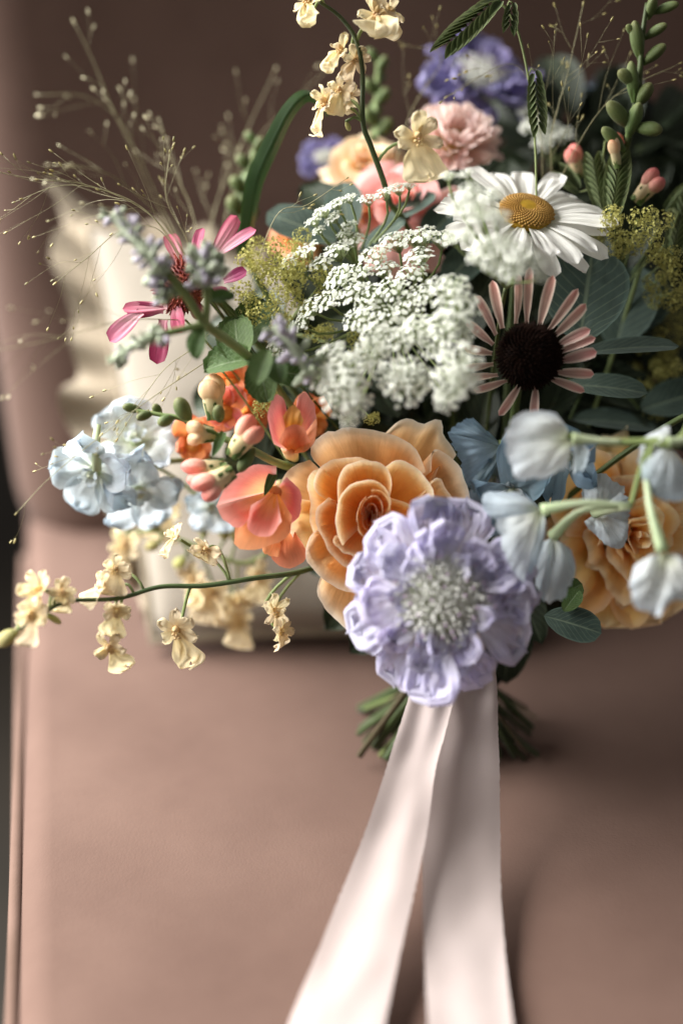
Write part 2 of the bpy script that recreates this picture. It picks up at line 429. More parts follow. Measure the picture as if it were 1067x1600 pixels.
def cush_pt(u, v, side):
    a = cc[0].lerp(cc[1], u).lerp(cc[3].lerp(cc[2], u), v)
    e = max(0., (1 - (2 * u - 1) ** 2) * (1 - (2 * v - 1) ** 2)) ** .42
    cen = (cc[0] + cc[1] + cc[2] + cc[3]) / 4
    pin = 1 - .05 * (1 - (1 - abs(2 * u - 1)) * 0) * (math.sin(math.pi * u) * (abs(2 * v - 1) ** 4) + math.sin(math.pi * v) * (abs(2 * u - 1) ** 4))
    a = cen + (a - cen) * pin
    wr = .0035 * noise.noise(Vector((u * 5, v * 5, side))) + .002 * noise.noise(Vector((u * 13, v * 13, side + 3)))
    return a + cn * (side * (.034 * e) + wr * e)


cb = MB().grid(30, 34, lambda u, v: cush_pt(u, v, 1)).grid(30, 34, lambda u, v: cush_pt(u, v, -1))
cush.part('cover', cb.mesh('cover', MAT['cream_linen']))
per = [(u / 20, 0) for u in range(20)] + [(1, v / 20) for v in range(20)] + [(1 - u / 20, 1) for u in range(20)] + [(0, 1 - v / 20) for v in range(21)]
pp = [cush_pt(u, v, 0) for u, v in per]
cush.part('piping', MB().tube(pp, .0030, 6).mesh('piping', MAT['cream_trim']))
cen = sum(cc, Vector()) / 4


def ruffle(u, v):                    # gathered flounce along the top and the left side
    n = 62 + 8; k = u * (len(pp) - 1)
    a, b = int(k), min(int(k) + 1, len(pp) - 1); p = pp[a].lerp(pp[b], k - a)
    out = (p - cen).normalized()
    ph = u * 2 * math.pi * 34
    q = v * (max(.12, min(1, 1.25 - 1.6 * max(0, .93 - u) / .24)) if u > .5 else 1 - .8 * u / .24) * (1 + .18 * math.sin(ph * .37 + 1) + .1 * math.sin(ph * .71))
    return p + out * (.030 * q) + cn * (.0075 * v * math.sin(ph) + .004 * v * math.sin(ph * .43 + 2)) + Vector((0, 0, -.004 * v))


# the flounce runs along left side and top only
def ruf_side(u, v): return ruffle(.75 + .25 * (1 - u) if True else u, v)


left_r = MB().grid(260, 6, lambda u, v: ruffle(.76 + .24 * u, v))
top_r = MB().grid(260, 6, lambda u, v: ruffle(.24 * u, v))
cush.part('ruffle', left_r.mesh('ruffle', MAT['cream_trim'])); cush.part('ruffle', top_r.mesh('ruffle', MAT['cream_trim']))


# ------------------------------------------------------------------ petals
def petal(L, W, p=.9, q=.4, w0=.12, c0=0., c1=0., cup=.2, ruf=0., rf=3., ridge=0., notch=0., nu=8, nv=10, seed=0, twist=0., crease=0., lob=0., crink=0., re_=1.6, nse=0., rag=0.):
    r = random.Random(seed); a1, a2, a3 = (r.uniform(0, 6.28) for _ in range(3))
    tm = p / (p + q); peak = tm ** p * (1 - tm) ** q
    ys, zs = [0], [0]
    M_ = 40
    for i in range(M_):
        th = c0 + c1 * (i + .5) / M_
        ys.append(ys[-1] + L * math.cos(th) / M_); zs.append(zs[-1] + L * math.sin(th) / M_)

    def fn(u, v):
        s = 2 * u - 1
        t = v; k = min(M_, int(round(t * M_)))
        wv = W / 2 * max((t ** p * max(0, 1 - t) ** q) / peak, w0 * (1 - t))
        x = s * wv
        y = ys[k] - notch * L * math.exp(-(s / .3) ** 2) * t ** 5
        z = zs[k] + cup * s * s * wv + crease * abs(s) * wv
        z += ridge * math.cos(3 * math.pi * s) * math.sin(math.pi * min(1, t * 1.05))
        if ruf:
            e = t ** re_
            z += ruf * e * (math.sin(rf * s * math.pi + a1) * (.4 + .6 * abs(s)) + .6 * math.sin(rf * 1.9 * s * math.pi + a2))
            y += ruf * .7 * t ** 3 * math.sin(rf * 2.3 * s * math.pi + a3)
        if lob: y -= lob * L * t ** 4 * (1 - abs(math.cos(1.5 * math.pi * s + a3 * .08))) ** 1.5
        if crink: z += crink * t ** 1.2 * (math.sin(15 * s + a1 + 3 * t) + .8 * math.sin(31 * s + a2 - 4 * t))
        if rag:
            z += L * rag * 1.5 * t ** .7 * (noise.noise(Vector((s * 3.2 + seed, t * 3, seed * .37))) + .55 * noise.noise(Vector((s * 8 + seed, t * 5, seed * .77))))
            y += L * rag * t ** 4 * (noise.noise(Vector((s * 6, seed, 3.3))) + .8 * noise.noise(Vector((s * 15, seed, 7.3))) + .8 * noise.noise(Vector((s * 31, seed, 2.3))))
        if nse: z += L * nse * noise.noise(Vector((s * 1.6 + seed, t * 2.2, seed * .7))) * (t ** .8 if nse > 0 else 1) * 2; x += L * nse * .8 * noise.noise(Vector((s * 2 + seed, t * 3, seed + 9.3))) * t
        if twist:
            a = twist * t; x, z = x * math.cos(a) - z * math.sin(a) * 0 - 0, z + x * math.sin(a)
        return (x, y, z)
    return MB().grid(nu, nv, fn)


def rose(label, name, head, n, R, mats, N=26, seed=1, open_=1., stem=True, quart=False, roll=0., outer=None, rings=None):
    t = flower(name, label, 'rose', head - n * R * .3, n, .0024)
    r = random.Random(seed); H = T(head) @ basis(n, None, roll)
    cal = MB().blob(R * .22, R * .22, R * .28, T((0, 0, -R * .34)), 12, 8)
    t.part('calyx', cal.mesh('calyx', MAT['sepal']), H)
    ga = 2.39996
    for k in range(len(rings) if rings else N):
        q = rings[k][0] if rings else k / (N - 1)
        rr = R * (.018 + .982 * q ** 1.05) * r.uniform(.9, 1.1); zz = R * (.60 - .68 * q ** 1.15) * open_ + r.uniform(-.02, .02) * R
        r0, z0 = R * (.03 + .1 * q), -R * (.30 + .05 * q)
        a = (1.7 * (1 - q) ** 1.3 + .86) * r.uniform(.9, 1.1)
        if quart: a *= .62
        phi = k * ga + r.uniform(-.2, .2); p1, p2, p3 = (r.uniform(0, 6.28) for _ in range(3))
        ruf = R * (.018 + .075 * q) * (1.5 if quart else 1); rf = r.uniform(1.0, 2.2)
        curl = r.uniform(.7, 1.35)
        if rings:
            q, rr, zz, a, phi = rings[k]; rr *= R * r.uniform(.90, 1.10); zz = zz * R + r.uniform(-.05, .05) * R; a *= r.uniform(.9, 1.1); ruf = R * (.012 + .065 * q); rf = r.uniform(.7, 1.5); phi += r.uniform(-.12, .12)
            r0 = R * (.015 + .10 * q); curl *= .8

        def fn(u, v, rr=rr, zz=zz, r0=r0, z0=z0, a=a, phi=phi, q=q, ruf=ruf, p1=p1, p2=p2, p3=p3, rf=rf, curl=curl):
            s = 2 * u - 1
            tt = v * (1 - .20 * abs(s) ** 3.2 - .05 * s * s)
            e = tt ** (.62 + .25 * (1 - q)); ez = tt ** (1.25 + .25 * q)
            rad = r0 + (rr - r0) * e; z = z0 + (zz - z0) * ez
            c = max(0, (v - .62) / .38) ** 2
            rad += R * (.15 if rings else .26) * c * (.05 + q * (1.3 - .5 * q)) * curl; z -= R * (.20 if rings else .24) * c * (.03 + q) * curl; z += R * .02 * q * max(0, 1 - (s / .35) ** 2) * v ** 4
            rad *= 1 + (((.10 + .50 * min(1, 3 * q) * (1 - q)) if rings else .10 + .75 * q * (1 - q)) * s) * (1 - .35 * q); z -= R * (.26 * min(1, q * 3) if rings else .10 * q) * s * s * v
            wv = math.sin(rf * s * 3 + p1) * .6 + math.sin(rf * 2.1 * s * 3 + p2) * .4
            rad += ruf * wv * v ** 2.5; z += ruf * math.cos(rf * 1.6 * s * 3 + p3) * v ** 3
            an = phi + s * a * (.55 + .45 * math.sin(min(1, tt * 1.1) * 1.571))
            return (rad * math.cos(an), rad * math.sin(an), z)
        mb = MB().grid(14, 14, fn)
        mat = mats[min(len(mats) - 1, int(q * len(mats)))]
        t.part('petal', mb.mesh('petal', MAT[mat]), H)
    for a, L, W_, tilt, c1, ru, sd in (outer or []):
        mb = petal(L, W_, .75, .33, .35, 0, c1, .30, ru, 1.4, nu=14, nv=14, seed=sd)
        t.part('petal', mb.mesh('petal', MAT[mats[-1]]), H @ RZ(a) @ T((0, R * .12, -R * .36)) @ RX(tilt))
    for k in range(5):
        mb = petal(R * .8, R * .22, .5, 1., .5, -.3, -.6, .2)
        t.part('sepal', mb.mesh('sepal', MAT['sepal']), H @ RZ(k * 1.2566) @ T((0, R * .12, -R * .42)))
    return t


def scabiosa(label, head, n, R, outer, inner, seed=1, roll=0., nout=12, detail=True):
    t = flower('scabiosa', label, 'scabiosa', head - n * R * .1, n, .0015, MAT['stem_pale'])
    r = random.Random(seed); H = T(head) @ basis(n, None, roll)
    ms = [petal(R * .70, R * .66, .75, .20, .22, .1, c1, .22, R * .045, 2.4, nu=56, nv=20, seed=seed * 7 + i, lob=.24, crink=R * .003, rag=.07).mesh('petal', MAT[outer]) for i, c1 in enumerate((-.3, -.6, .15, -.9, -.1))]
    mi = [petal(R * .34, R * .30, .6, .25, .35, .2, -.7, .4, R * .045, 1.6, notch=.05, nu=12, nv=10, seed=seed * 9 + i, lob=.2, crink=R * .002, rag=.08).mesh('petal', MAT[inner]) for i in range(4)]
    t.part('receptacle', MB().blob(R * .40, R * .40, R * .22, T((0, 0, -R * .06)), 18, 10).mesh('receptacle', MAT['pin_green']), H)
    for k in range(nout):
        a = 2 * math.pi * (k + r.uniform(-.22, .22)) / nout
        t.part('petal', r.choice(ms), H @ RZ(a) @ T((0, R * .34, -R * .04 + (k % 2) * R * .05)) @ RX(r.uniform(-.15, .38)) @ RY(r.uniform(-.5, .5)) @ S(r.uniform(.82, 1.06)))
        t.part('petal', r.choice(ms), H @ RZ(a + r.uniform(.1, .4)) @ T((0, R * .32, R * .05)) @ RX(r.uniform(.25, .75)) @ RY(r.uniform(-.6, .6)) @ S(r.uniform(.55, .75)))
    for k in range(nout + 10):
        a = 2 * math.pi * (k + r.uniform(-.4, .4)) / (nout + 10)
        t.part('petal', r.choice(mi), H @ RZ(a) @ T((0, R * r.uniform(.24, .38), R * .08)) @ RX(r.uniform(.1, 1.1)) @ RY(r.uniform(-.7, .7)) @ S(r.uniform(.5, .95)))
    # pincushion
    knobs = MB(); gk = MB(); pins = MB(); mauve = MB()
    nk = 120
    for k in range(nk):
        rad = R * .40 * math.sqrt((k + .5) / nk); a = k * 2.39996
        z = R * (.20 - .9 * (rad / R) ** 2)
        c = Vector((rad * math.cos(a), rad * math.sin(a), z)); o = Vector((c.x * .9, c.y * .9, R * .5)).normalized()
        B = T(c) @ basis(o, Vector((0, 1, 0.01)))
        if k < nk * .42 and r.random() < .75:
            gk.blob(R * .030, R * .030, R * .045, B, 6, 5)
        for j in range(4):
            if r.random() < .85:
                Bp = B @ RZ(j * 1.57 + r.uniform(-.3, .3)) @ T((0, 0, R * .03)) @ RX(r.uniform(.4, 1.1))
                w_, l_ = R * r.uniform(.022, .036), R * r.uniform(.05, .085)
                knobs.poly([(-w_ * .5, 0, 0), (w_ * .5, 0, 0), (w_, l_ * .6, 0), (w_ * .5, l_, R * .01), (-w_ * .5, l_, R * .01), (-w_, l_ * .6, 0)], M=Bp)
        if r.random() < .8:
            e = c + o * R * r.uniform(.12, .20) + Vector((r.uniform(-1, 1), r.uniform(-1, 1), 0)) * R * .03
            pins.tube([c, e], R * .006, 3); (mauve if r.random() < .35 else pins).blob(R * .015, R * .015, R * .022, T(e), 5, 4)
    for nm, mb, mt in (('floret_frill', knobs, 'pin_white'), ('green_buds', gk, 'pin_green'), ('stamens', pins, 'pin_white'), ('anthers', mauve, 'pin_mauve')):
        if mb.f: t.part(nm, mb.mesh(nm, MAT[mt]), H, kind='stuff')
    return t


def daisy(label, head, n, R, seed=3, roll=0.):
    t = flower('daisy', label, 'daisy', head - n * .006, n, .0016)
    r = random.Random(seed); H = T(head) @ basis(n, None, roll)
    ms = [petal(R * .74, R * .265 * w_, .55, .24, .35, c0, c1, .16, R * .006, 1.3, ridge=R * .009, nu=14, nv=14, notch=.05, nse=.03, seed=i).mesh('petal', MAT['daisy_white']) for i, (c0, c1, w_) in enumerate(((.12, -.28, 1), (.2, -.5, .92), (.05, -.15, 1.06), (.25, -.25, 1)))]
    for k in range(30):
        a = 2 * math.pi * (k + r.uniform(-.3, .3)) / 30; lay = k % 2
        t.part('petal', r.choice(ms), H @ RZ(a) @ T((0, R * .25, -R * (.03 + .05 * lay))) @ RX(-.04 - .10 * lay + r.uniform(-.1, .12)) @ RY(r.uniform(-.2, .2)) @ S(r.uniform(.9, 1.06)))
    rd = R * .30
    d = MB().blob(rd * .98, rd * .98, rd * .42, T((0, 0, -rd * .05)), 24, 10)
    t.part('disc', d.mesh('disc', MAT['disc_green']), H)
    f = MB(); nf = 420
    for k in range(nf):
        q = math.sqrt((k + .5) / nf); a = k * 2.39996
        z = rd * (.02 + .36 * math.sqrt(max(0, 1 - q * q)) - .16 * math.exp(-(q / .25) ** 2)); c = Vector((q * rd * math.cos(a), q * rd * math.sin(a), z))
        o = Vector((c.x, c.y, rd * .55)).normalized(); s_ = rd * (.028 + .034 * q)
        f.blob(s_, s_, s_ * 1.35, T(c) @ basis(o, Vector((0, 1, .01))), 6, 4)
    t.part('disc_florets', f.mesh('disc_florets', MAT['disc_gold']), H, kind='stuff')
    return t


def strap(p0, p1, nrm, W_, mat, seed=0, sag=.0, roll=0., cup=.35):
    """one ray petal from its root to its tip"""
    v = p1 - p0; L = v.length
    mb = petal(L, W_, .6, .32, .5, sag, -2 * sag, cup, 0, ridge=W_ * .05, notch=.05, nu=10, nv=12, seed=seed)
    return mb.mesh('petal', MAT[mat]), T(p0) @ basis(nrm, v) @ RY(roll)


def resample(pts, n):
    q = smooth(pts, 8); L = [0.]
    for a, b in zip(q, q[1:]): L.append(L[-1] + (b - a).length)
    out = []; j = 0
    for i in range(n + 1):
        t = L[-1] * i / n
        while j < len(L) - 2 and L[j + 1] < t: j += 1
        f = (t - L[j]) / max(1e-9, L[j + 1] - L[j]); out.append(q[j].lerp(q[j + 1], min(1, f)))
    return out


def cup_petal(base, rim, mat, roll=.0016, cup=.8, seed=0, wave=.0006, nu=22, nv=16):
    """a broad petal rising out of the heart: deep at its foot, rolled over at its rim"""
    R_m = resample(rim, nu)

    def fn(u, v):
        r = R_m[min(nu, int(round(u * nu)))]; k = r - base; dep = k.dot(FW); lat = k - FW * dep
        p1 = base + lat * cup + FW * (dep * .12)
        p = base * (1 - v) ** 2 + p1 * 2 * v * (1 - v) + r * v * v
        p = p - FW * roll * (math.exp(-((v - .86) / .10) ** 2) - .9 * max(0, v - .9) * 10 * .5)
        p = p - FW * wave * (noise.noise(Vector((u * 4 + seed, v * 3, seed))) * v * 2 + .5 * noise.noise(Vector((u * 11, v * 5, seed + 4))) * v)
        return p + lat.normalized() * wave * .8 * noise.noise(Vector((u * 9 + seed, seed, 1))) * v ** 4
    return MB().grid(nu, nv, fn).mesh('petal', MAT[mat])


def fan_petal(base, rim, mat, bulge=.005, seed=0, wave=.0005, name='sepal', nu=14, nv=14):
    """a thin convex petal fanning out from its foot to an outer edge"""
    R_m = resample(rim, nu)

    def fn(u, v):
        r = R_m[min(nu, int(round(u * nu)))]; f = base.lerp(r, .05 + .95 * v)
        p = f - FW * bulge * math.sin(math.pi * min(1, v ** .8)) * (.35 + .65 * math.sin(math.pi * u))
        p = p - FW * wave * v * (2 * noise.noise(Vector((u * 3 + seed, v * 3, seed))) + noise.noise(Vector((u * 9 + seed, v * 3, seed + 2))))
        return p + (r - base).normalized() * wave * (1.4 * noise.noise(Vector((u * 6, seed, 5))) + 1.0 * noise.noise(Vector((u * 19, seed, 8)))) * v ** 5
    return MB().grid(nu, nv, fn).mesh(name, MAT[mat])


# ------------------------------------------------------------------ roses
TEA = [(.02 + .03 * k, .035 + .042 * k, .56 - .012 * k, 1.65 - .05 * k, 2.4 * k) for k in range(8)]
TEA += [(.34 + .03 * k, .43 + .035 * k, .46 - .03 * k, .95, 1.0 + 1.2566 * 2 * k) for k in range(5)]
TEA += [(.60 + .02 * k, .64 + .03 * k, .28 - .03 * k, .86, 1.7 + 1.2566 * 2 * k) for k in range(5)]
TEA += [(.85 + .03 * k, .88 + .03 * k, .06 - .03 * k, .8, .4 + 1.2566 * 2 * k) for k in range(5)]
hd = P(582, 812, .637)
t = flower('peach_rose', 'large peach rose with a tight spiral heart behind the lilac scabiosa', 'rose', hd, D(-.05, .02, 1), .0024)
t.part('calyx', MB().blob(.009, .009, .011, T(hd + FW * .004), 12, 8).mesh('calyx', MAT['sepal']))


def cq(pts, d): return [P(375 + x / 2.113, 595 + y / 2.113, d + (.0012 if i in (0, len(pts) - 1) else 0)) for i, (x, y) in enumerate(pts)]


def ov(cx, cy, rx, ry, a0, a1, rot=.15, n=9):
    o = []
    for i in range(n + 1):
        a = a0 + (a1 - a0) * i / n; x, y = rx * math.cos(a), -ry * math.sin(a); o.append((cx + x * math.cos(rot) - y * math.sin(rot), cy + x * math.sin(rot) + y * math.cos(rot)))
    return o


PET = [(ov(430, 448, 7, 20, -1, 3.4), .6035, .0004), (ov(431, 447, 14, 32, 1.8, 6.6), .6035, .0004), (ov(431, 446, 21, 42, -.6, 3.6), .6032, .0005), (ov(433, 444, 29, 53, 2.6, 6.6), .6030, .0006), (ov(434, 442, 37, 64, -.4, 3.2), .6028, .0007), (ov(434, 446, 47, 78, 2.2, 5.4), .6028, .0008),
       (ov(440, 436, 56, 78, -1.0, 1.9), .6030, .0009),
       ([(338, 545), (320, 500), (316, 440), (335, 372), (385, 335), (445, 328), (485, 360), (498, 405), (482, 440)], .6032, .0013),
       ([(455, 470), (500, 478), (545, 465), (580, 470), (582, 430), (545, 402), (495, 385)], .6070, .0012),
       ([(322, 400), (322, 330), (355, 278), (420, 260), (475, 280), (500, 325), (498, 375)], .6062, .0015),
       ([(478, 285), (520, 260), (572, 280), (622, 332), (642, 385), (630, 430), (585, 450)], .6085, .0018),
       ([(460, 590), (385, 582), (340, 566), (308, 535), (314, 512)], .6065, .0012),
       ([(302, 400), (256, 372), (244, 328), (265, 282), (320, 258), (385, 252), (425, 262)], .6095, .0017),
       ([(292, 384), (256, 420), (250, 465), (275, 525), (315, 590), (390, 640)], .6090, .0016),
       ([(275, 288), (232, 302), (221, 350), (236, 405), (228, 455), (245, 510)], .6120, .0016),
       ([(262, 480), (226, 525), (217, 575), (240, 622), (305, 678), (380, 700)], .6115, .0017),
       ([(232, 395), (180, 393), (164, 440), (172, 512), (216, 585), (250, 600)], .6165, .0017),
       ([(285, 300), (238, 256), (234, 215), (262, 186), (287, 166), (300, 172), (350, 152), (432, 160), (520, 184), (582, 230), (612, 300)], .6150, .0022),
       ([(480, 170), (530, 130), (565, 124), (602, 146), (640, 128), (668, 134), (676, 182), (716, 240), (700, 262), (660, 280), (640, 330)], .6215, .0024),
       ([(630, 300), (642, 228), (662, 226), (702, 262), (738, 312), (766, 440), (720, 500)], .6165, .0020),
       ([(600, 380), (640, 332), (656, 322), (702, 390), (732, 470), (690, 540)], .6120, .0014),
       ([(232, 262), (165, 288), (134, 340), (140, 402), (170, 430)], .6215, .0018),
       ([(275, 620), (254, 690), (280, 752), (322, 792), (372, 826), (450, 800)], .6190, .0020),
       ([(380, 690), (450, 740), (540, 720), (620, 650), (690, 560)], .6170, .0018), ([(560, 620), (620, 560), (650, 480), (640, 400)], .6100, .0014)]
for k, (pts, d, roll) in enumerate(PET):
    ctr = hd.lerp(P(579, 806, .628), .8 if k < 11 else .3)
    t.part('petal', cup_petal(ctr, cq(pts, d), 'rose_peach', roll, .80 if k > 6 else .95, k * 3.7, .0004 + .0007 * min(1, k / 16)))
rose('apricot garden rose packed with petals, half behind pale blue delphinium bells', 'garden_rose', P(985, 832, .648), D(.15, -.1, 1), px(128, .648),
     ['rose_apricot'], 34, 9, .9, quart=True, roll=.3,
     outer=[(2.6, .042, .038, .25, .1, .0015, 11), (3.2, .042, .04, .2, .2, .0015, 12), (2.0, .042, .036, .3, .1, .0015, 13), (.6, .044, .04, .35, .1, .002, 14)])
rose('soft pink rose below the cream orchid, left of the daisy', 'pink_rose', P(628, 318, .665), D(-.1, .35, .9), px(82, .665), ['rose_pink'], 16, 5, 1.0)
rose('pale cream peach rose at the back left of the pink double bloom', 'cream_rose', P(568, 250, .69), D(-.1, .5, .9), px(62, .69), ['rose_cream'], 14, 6, 1.0)
rose('small orange bloom behind the grey green leaf near the blade of grass', 'orange_rose', P(455, 372, .675), D(-.2, .3, .9), px(40, .675), ['rose_orange'], 12, 7, 1.0)
rose('small orange bloom tucked between white lace and the pink rose', 'orange_rose', P(572, 338, .668), D(0, .3, .9), px(34, .668), ['rose_orange'], 12, 8, 1.0)

# ------------------------------------------------------------------ scabiosas
scabiosa('large lilac scabiosa in front with a whitish pincushion centre above the ribbon', P(688, 936, .584), D(.04, -.10, 1), px(160, .584), 'scabiosa_lilac', 'scabiosa_inner', 3, .2, 11)
scabiosa('violet scabiosa at the back under the bending grass seed head', P(745, 128, .715), D(.2, .5, .7), px(98, .715), 'scabiosa_violet', 'scabiosa_violet', 5, .1, 11)
scabiosa('small violet scabiosa blurred behind the arching green blade', P(507, 250, .72), D(0, .5, .8), px(44, .72), 'scabiosa_violet', 'scabiosa_violet', 6, .1, 9)

# ------------------------------------------------------------------ daisy and mum
daisy('large white daisy with a golden disc behind the white lace flower', P(822, 332, .622), D(.12, .70, .70), px(142), 3, .2)


def mum(label, head, n, R, seed=2):
    t = flower('chrysanthemum', label, 'chrysanthemum', head - n * R * .3, n, .0018)
    r = random.Random(seed); H = T(head) @ basis(n)
    ms = [petal(R * .62, R * .22, .5, .28, .4, .2, c1, .5, 0, nu=8, nv=8, notch=.08, seed=i).mesh('petal', MAT['mum_pink']) for i, c1 in enumerate((.3, .6, 0.))]
    for ring, (cnt, r0, tilt, s_) in enumerate(((22, .30, -.15, 1.1), (20, .28, .1, 1.02), (18, .25, .38, .95), (16, .22, .65, .82), (12, .17, .9, .62))):
        for k in range(cnt):
            t.part('petal', r.choice(ms), H @ RZ(2 * math.pi * (k + r.uniform(-.3, .3) + ring * .5) / cnt) @ T((0, R * r0, R * (-.2 + .05 * ring))) @ RX(tilt + r.uniform(-.1, .1)) @ RY(r.uniform(-.15, .15)) @ S(s_ * r.uniform(.92, 1.05)))
    f = MB()
    for k in range(70):
        q = math.sqrt((k + .5) / 70) * R * .17; a = k * 2.4
        f.blob(R * .02, R * .02, R * .05, T((q * math.cos(a), q * math.sin(a), R * .02)), 5, 4)
    t.part('disc', MB().blob(R * .25, R * .25, R * .2, T((0, 0, -R * .18)), 14, 8).mesh('disc', MAT['disc_green']), H)
    t.part('disc_florets', f.mesh('disc_florets', MAT['disc_gold']), H, kind='stuff')


mum('pale pink many petalled chrysanthemum just behind the daisy', P(712, 214, .672), D(.15, .55, .8), px(84, .672))


# ------------------------------------------------------------------ coneflowers
def cone(t, H, rd, mat, nf=260, hgt=.75, seed=1, cover=1.):
    r = random.Random(seed)
    t.part('cone', MB().blob(rd * .93, rd * .93, rd * hgt * .9, None, 20, 10).mesh('cone', MAT[mat]), H)
    f = MB()
    for k in range(nf):
        q = (k + .5) / nf; th = math.acos(1 - q * cover); a = k * 2.39996
        o = Vector((math.sin(th) * math.cos(a), math.sin(th) * math.sin(a), math.cos(th)))
        c = Vector((o.x * rd * .9, o.y * rd * .9, o.z * rd * hgt * .88)); d = (o + Vector((0, 0, .25))).normalized()
        B = T(c) @ basis(d, Vector((.3, 1, .1))); L = rd * r.uniform(.16, .26); w_ = rd * .045
        f.tube([B @ Vector((0, 0, 0)), B @ Vector((0, 0, L * .6)), B @ Vector((0, 0, L))], [w_, w_ * .8, w_ * .15], 5)
    t.part('cone_spikes', f.mesh('cone_spikes', MAT[mat]), H, kind='stuff')


hd = P(826, 556, .604); hn = D(.0, -.12, 1)
t = flower('coneflower', 'dark centred coneflower with narrow pink and cream petals beside the eucalyptus', 'coneflower', hd - hn * .008, hn, .002)
cone(t, T(hd) @ basis(hn), px(50, .604), 'cone_dark', 340, .7, 2)
for i, (x0, y0, x1, y1, w_, dz) in enumerate(((768, 520, 742, 468, 17, .0), (780, 508, 768, 446, 17, .0), (802, 500, 801, 436, 17, .004), (822, 500, 820, 432, 15, .008), (844, 506, 860, 438, 18, .0), (858, 514, 898, 458, 16, -.004),
        (866, 524, 910, 480, 18, -.004), (872, 540, 916, 518, 18, -.004), (874, 552, 924, 530, 16, -.004), (876, 566, 924, 550, 20, -.006), (870, 584, 904, 584, 17, -.006), (858, 594, 880, 600, 15, -.008),
        (838, 604, 838, 632, 15, -.008), (812, 602, 806, 628, 15, -.008), (788, 598, 774, 606, 14, -.006), (772, 590, 736, 600, 15, -.004), (764, 570, 722, 582, 14, 0), (762, 552, 728, 545, 15, .002), (764, 536, 730, 505, 15, .002))):
    me, W_ = strap(P(826 + (x0 - 826) * .9, 556 + (y0 - 556) * .9, .609), P(826 + (x1 - 826) * 1.06, 556 + (y1 - 556) * (1.08 if y1 < 570 else .82), .607 + dz - (.006 if y1 > 570 else 0)), (hn + D((x0 - 826) / 60, (556 - y0) / 60, 0) * -.25).normalized(), px(w_, .6), 'coneflower_cream', i, .15, random.Random(i).uniform(-.5, .5), .5)
    t.part('petal', me, W_)

hd = P(284, 446, .622); hn = D(-.55, -.05, .75)
t = flower('coneflower', 'magenta coneflower with sparse drooping petals behind the grey mint spikes', 'coneflower', hd - hn * .01, hn, .0018)
cone(t, T(hd) @ basis(hn), px(46, .622), 'cone_red', 220, .8, 4)
for i, (x0, y0, x1, y1, w_, m_, dz) in enumerate(((282, 412, 256, 360, 26, 'coneflower_pale', 0), (305, 408, 315, 354, 25, 'coneflower_magenta', 0), (330, 402, 367, 331, 25, 'coneflower_pale', .0), (340, 400, 402, 360, 24, 'coneflower_pale', -.003), (256, 484, 194, 474, 26, 'coneflower_magenta', -.004),
        (262, 480, 190, 480, 20, 'coneflower_pale', 0), (276, 474, 282, 518, 30, 'coneflower_magenta', -.006), (256, 500, 244, 568, 30, 'coneflower_magenta', -.004), (312, 462, 357, 458, 26, 'coneflower_pale', -.002), (350, 440, 388, 434, 22, 'coneflower_magenta', .004), (222, 488, 184, 540, 34, 'coneflower_pale', .006), (300, 470, 318, 500, 24, 'coneflower_magenta', 0))):
    me, W_ = strap(P(x0, y0, .618), P(x1, y1, .618 + dz), D(-.3 + .1 * (i % 3), .25 - .1 * (i % 2), .9), px(w_ * 1.0), m_, i + 30, .12, random.Random(i).uniform(-.6, .6), .35)
    t.part('petal', me, W_)


# ------------------------------------------------------------------ white lace flowers
def umbellet_mesh(seed, R=1., n=38):
    r = random.Random(seed); wb = MB(); gb = MB()
    for k in range(n):
        q = math.sqrt((k + .5) / n) * r.uniform(.92, 1.1); a = k * 2.39996 + r.uniform(-.2, .2)
        z = .30 * (1 - q * q) + r.uniform(-.14, .14); c = Vector((q * math.cos(a), q * math.sin(a), z))
        o = Vector((c.x * .7 + r.uniform(-.5, .5), c.y * .7 + r.uniform(-.5, .5), 1)).normalized()
        B = T(c) @ basis(o, Vector((.2, 1, .1)), r.uniform(0, 6))
        s_ = r.uniform(.115, .17) * (1 if q < .6 else 1.15)
        for j in range(5):
            Bj = B @ RZ(j * 1.2566) @ RX(r.uniform(-.1, .5)); l_ = s_ * r.uniform(.85, 1.15)
            wb.poly([(0, 0, 0), (l_ * .42, l_ * .45, .01), (l_ * .42, l_ * .9, 0), (l_ * .08, l_ * .84, -.02), (-l_ * .08, l_ * .84, -.02), (-l_ * .42, l_ * .9, 0), (-l_ * .42, l_ * .45, .01)], M=Bj)
        wb.blob(s_ * .26, s_ * .26, s_ * .22, B @ T((0, 0, s_ * .1)), 5, 3)
        gb.tube([(0, 0, -.75), tuple(c * .8 + Vector((0, 0, -.05))), tuple(c)], .018, 3)
    return wb, gb


UMB = [umbellet_mesh(i) for i in range(5)]
UMBW = [a.mesh('umbellet', MAT['lace_white']) for a, b in UMB]; UMBG = [b.mesh('pedicels', MAT['lace_green']) for a, b in UMB]


def lace(label, node, nrm, items, seed=1):
    t = flower('lace_flower', label, 'lace flower', node, nrm, .0016, MAT['stem_pale'], back=.05)
    r = random.Random(seed)
    for (x, y, rp, d, nx, ny) in items:
        c = P(x, y, d); n = D(nx - .25 + r.uniform(-.2, .15), ny + .12 + r.uniform(-.12, .12), 1 - .5 * (abs(nx) + abs(ny)))
        R = px(rp, d); i = r.randrange(5); H = T(c) @ basis(n, None, r.uniform(0, 6)) @ S(R)
        o = t.part('umbellet', UMBW[i], H)
        t.part('pedicels', UMBG[i], H, parent=o)
        b = c - n * R * .75
        t.part('ray', MB().tube(bez(node, node.lerp(b, .4) + nrm * .004, b - n * .012, b, 6), .00055, 5).mesh('ray', MAT['stem_pale']))
    return t


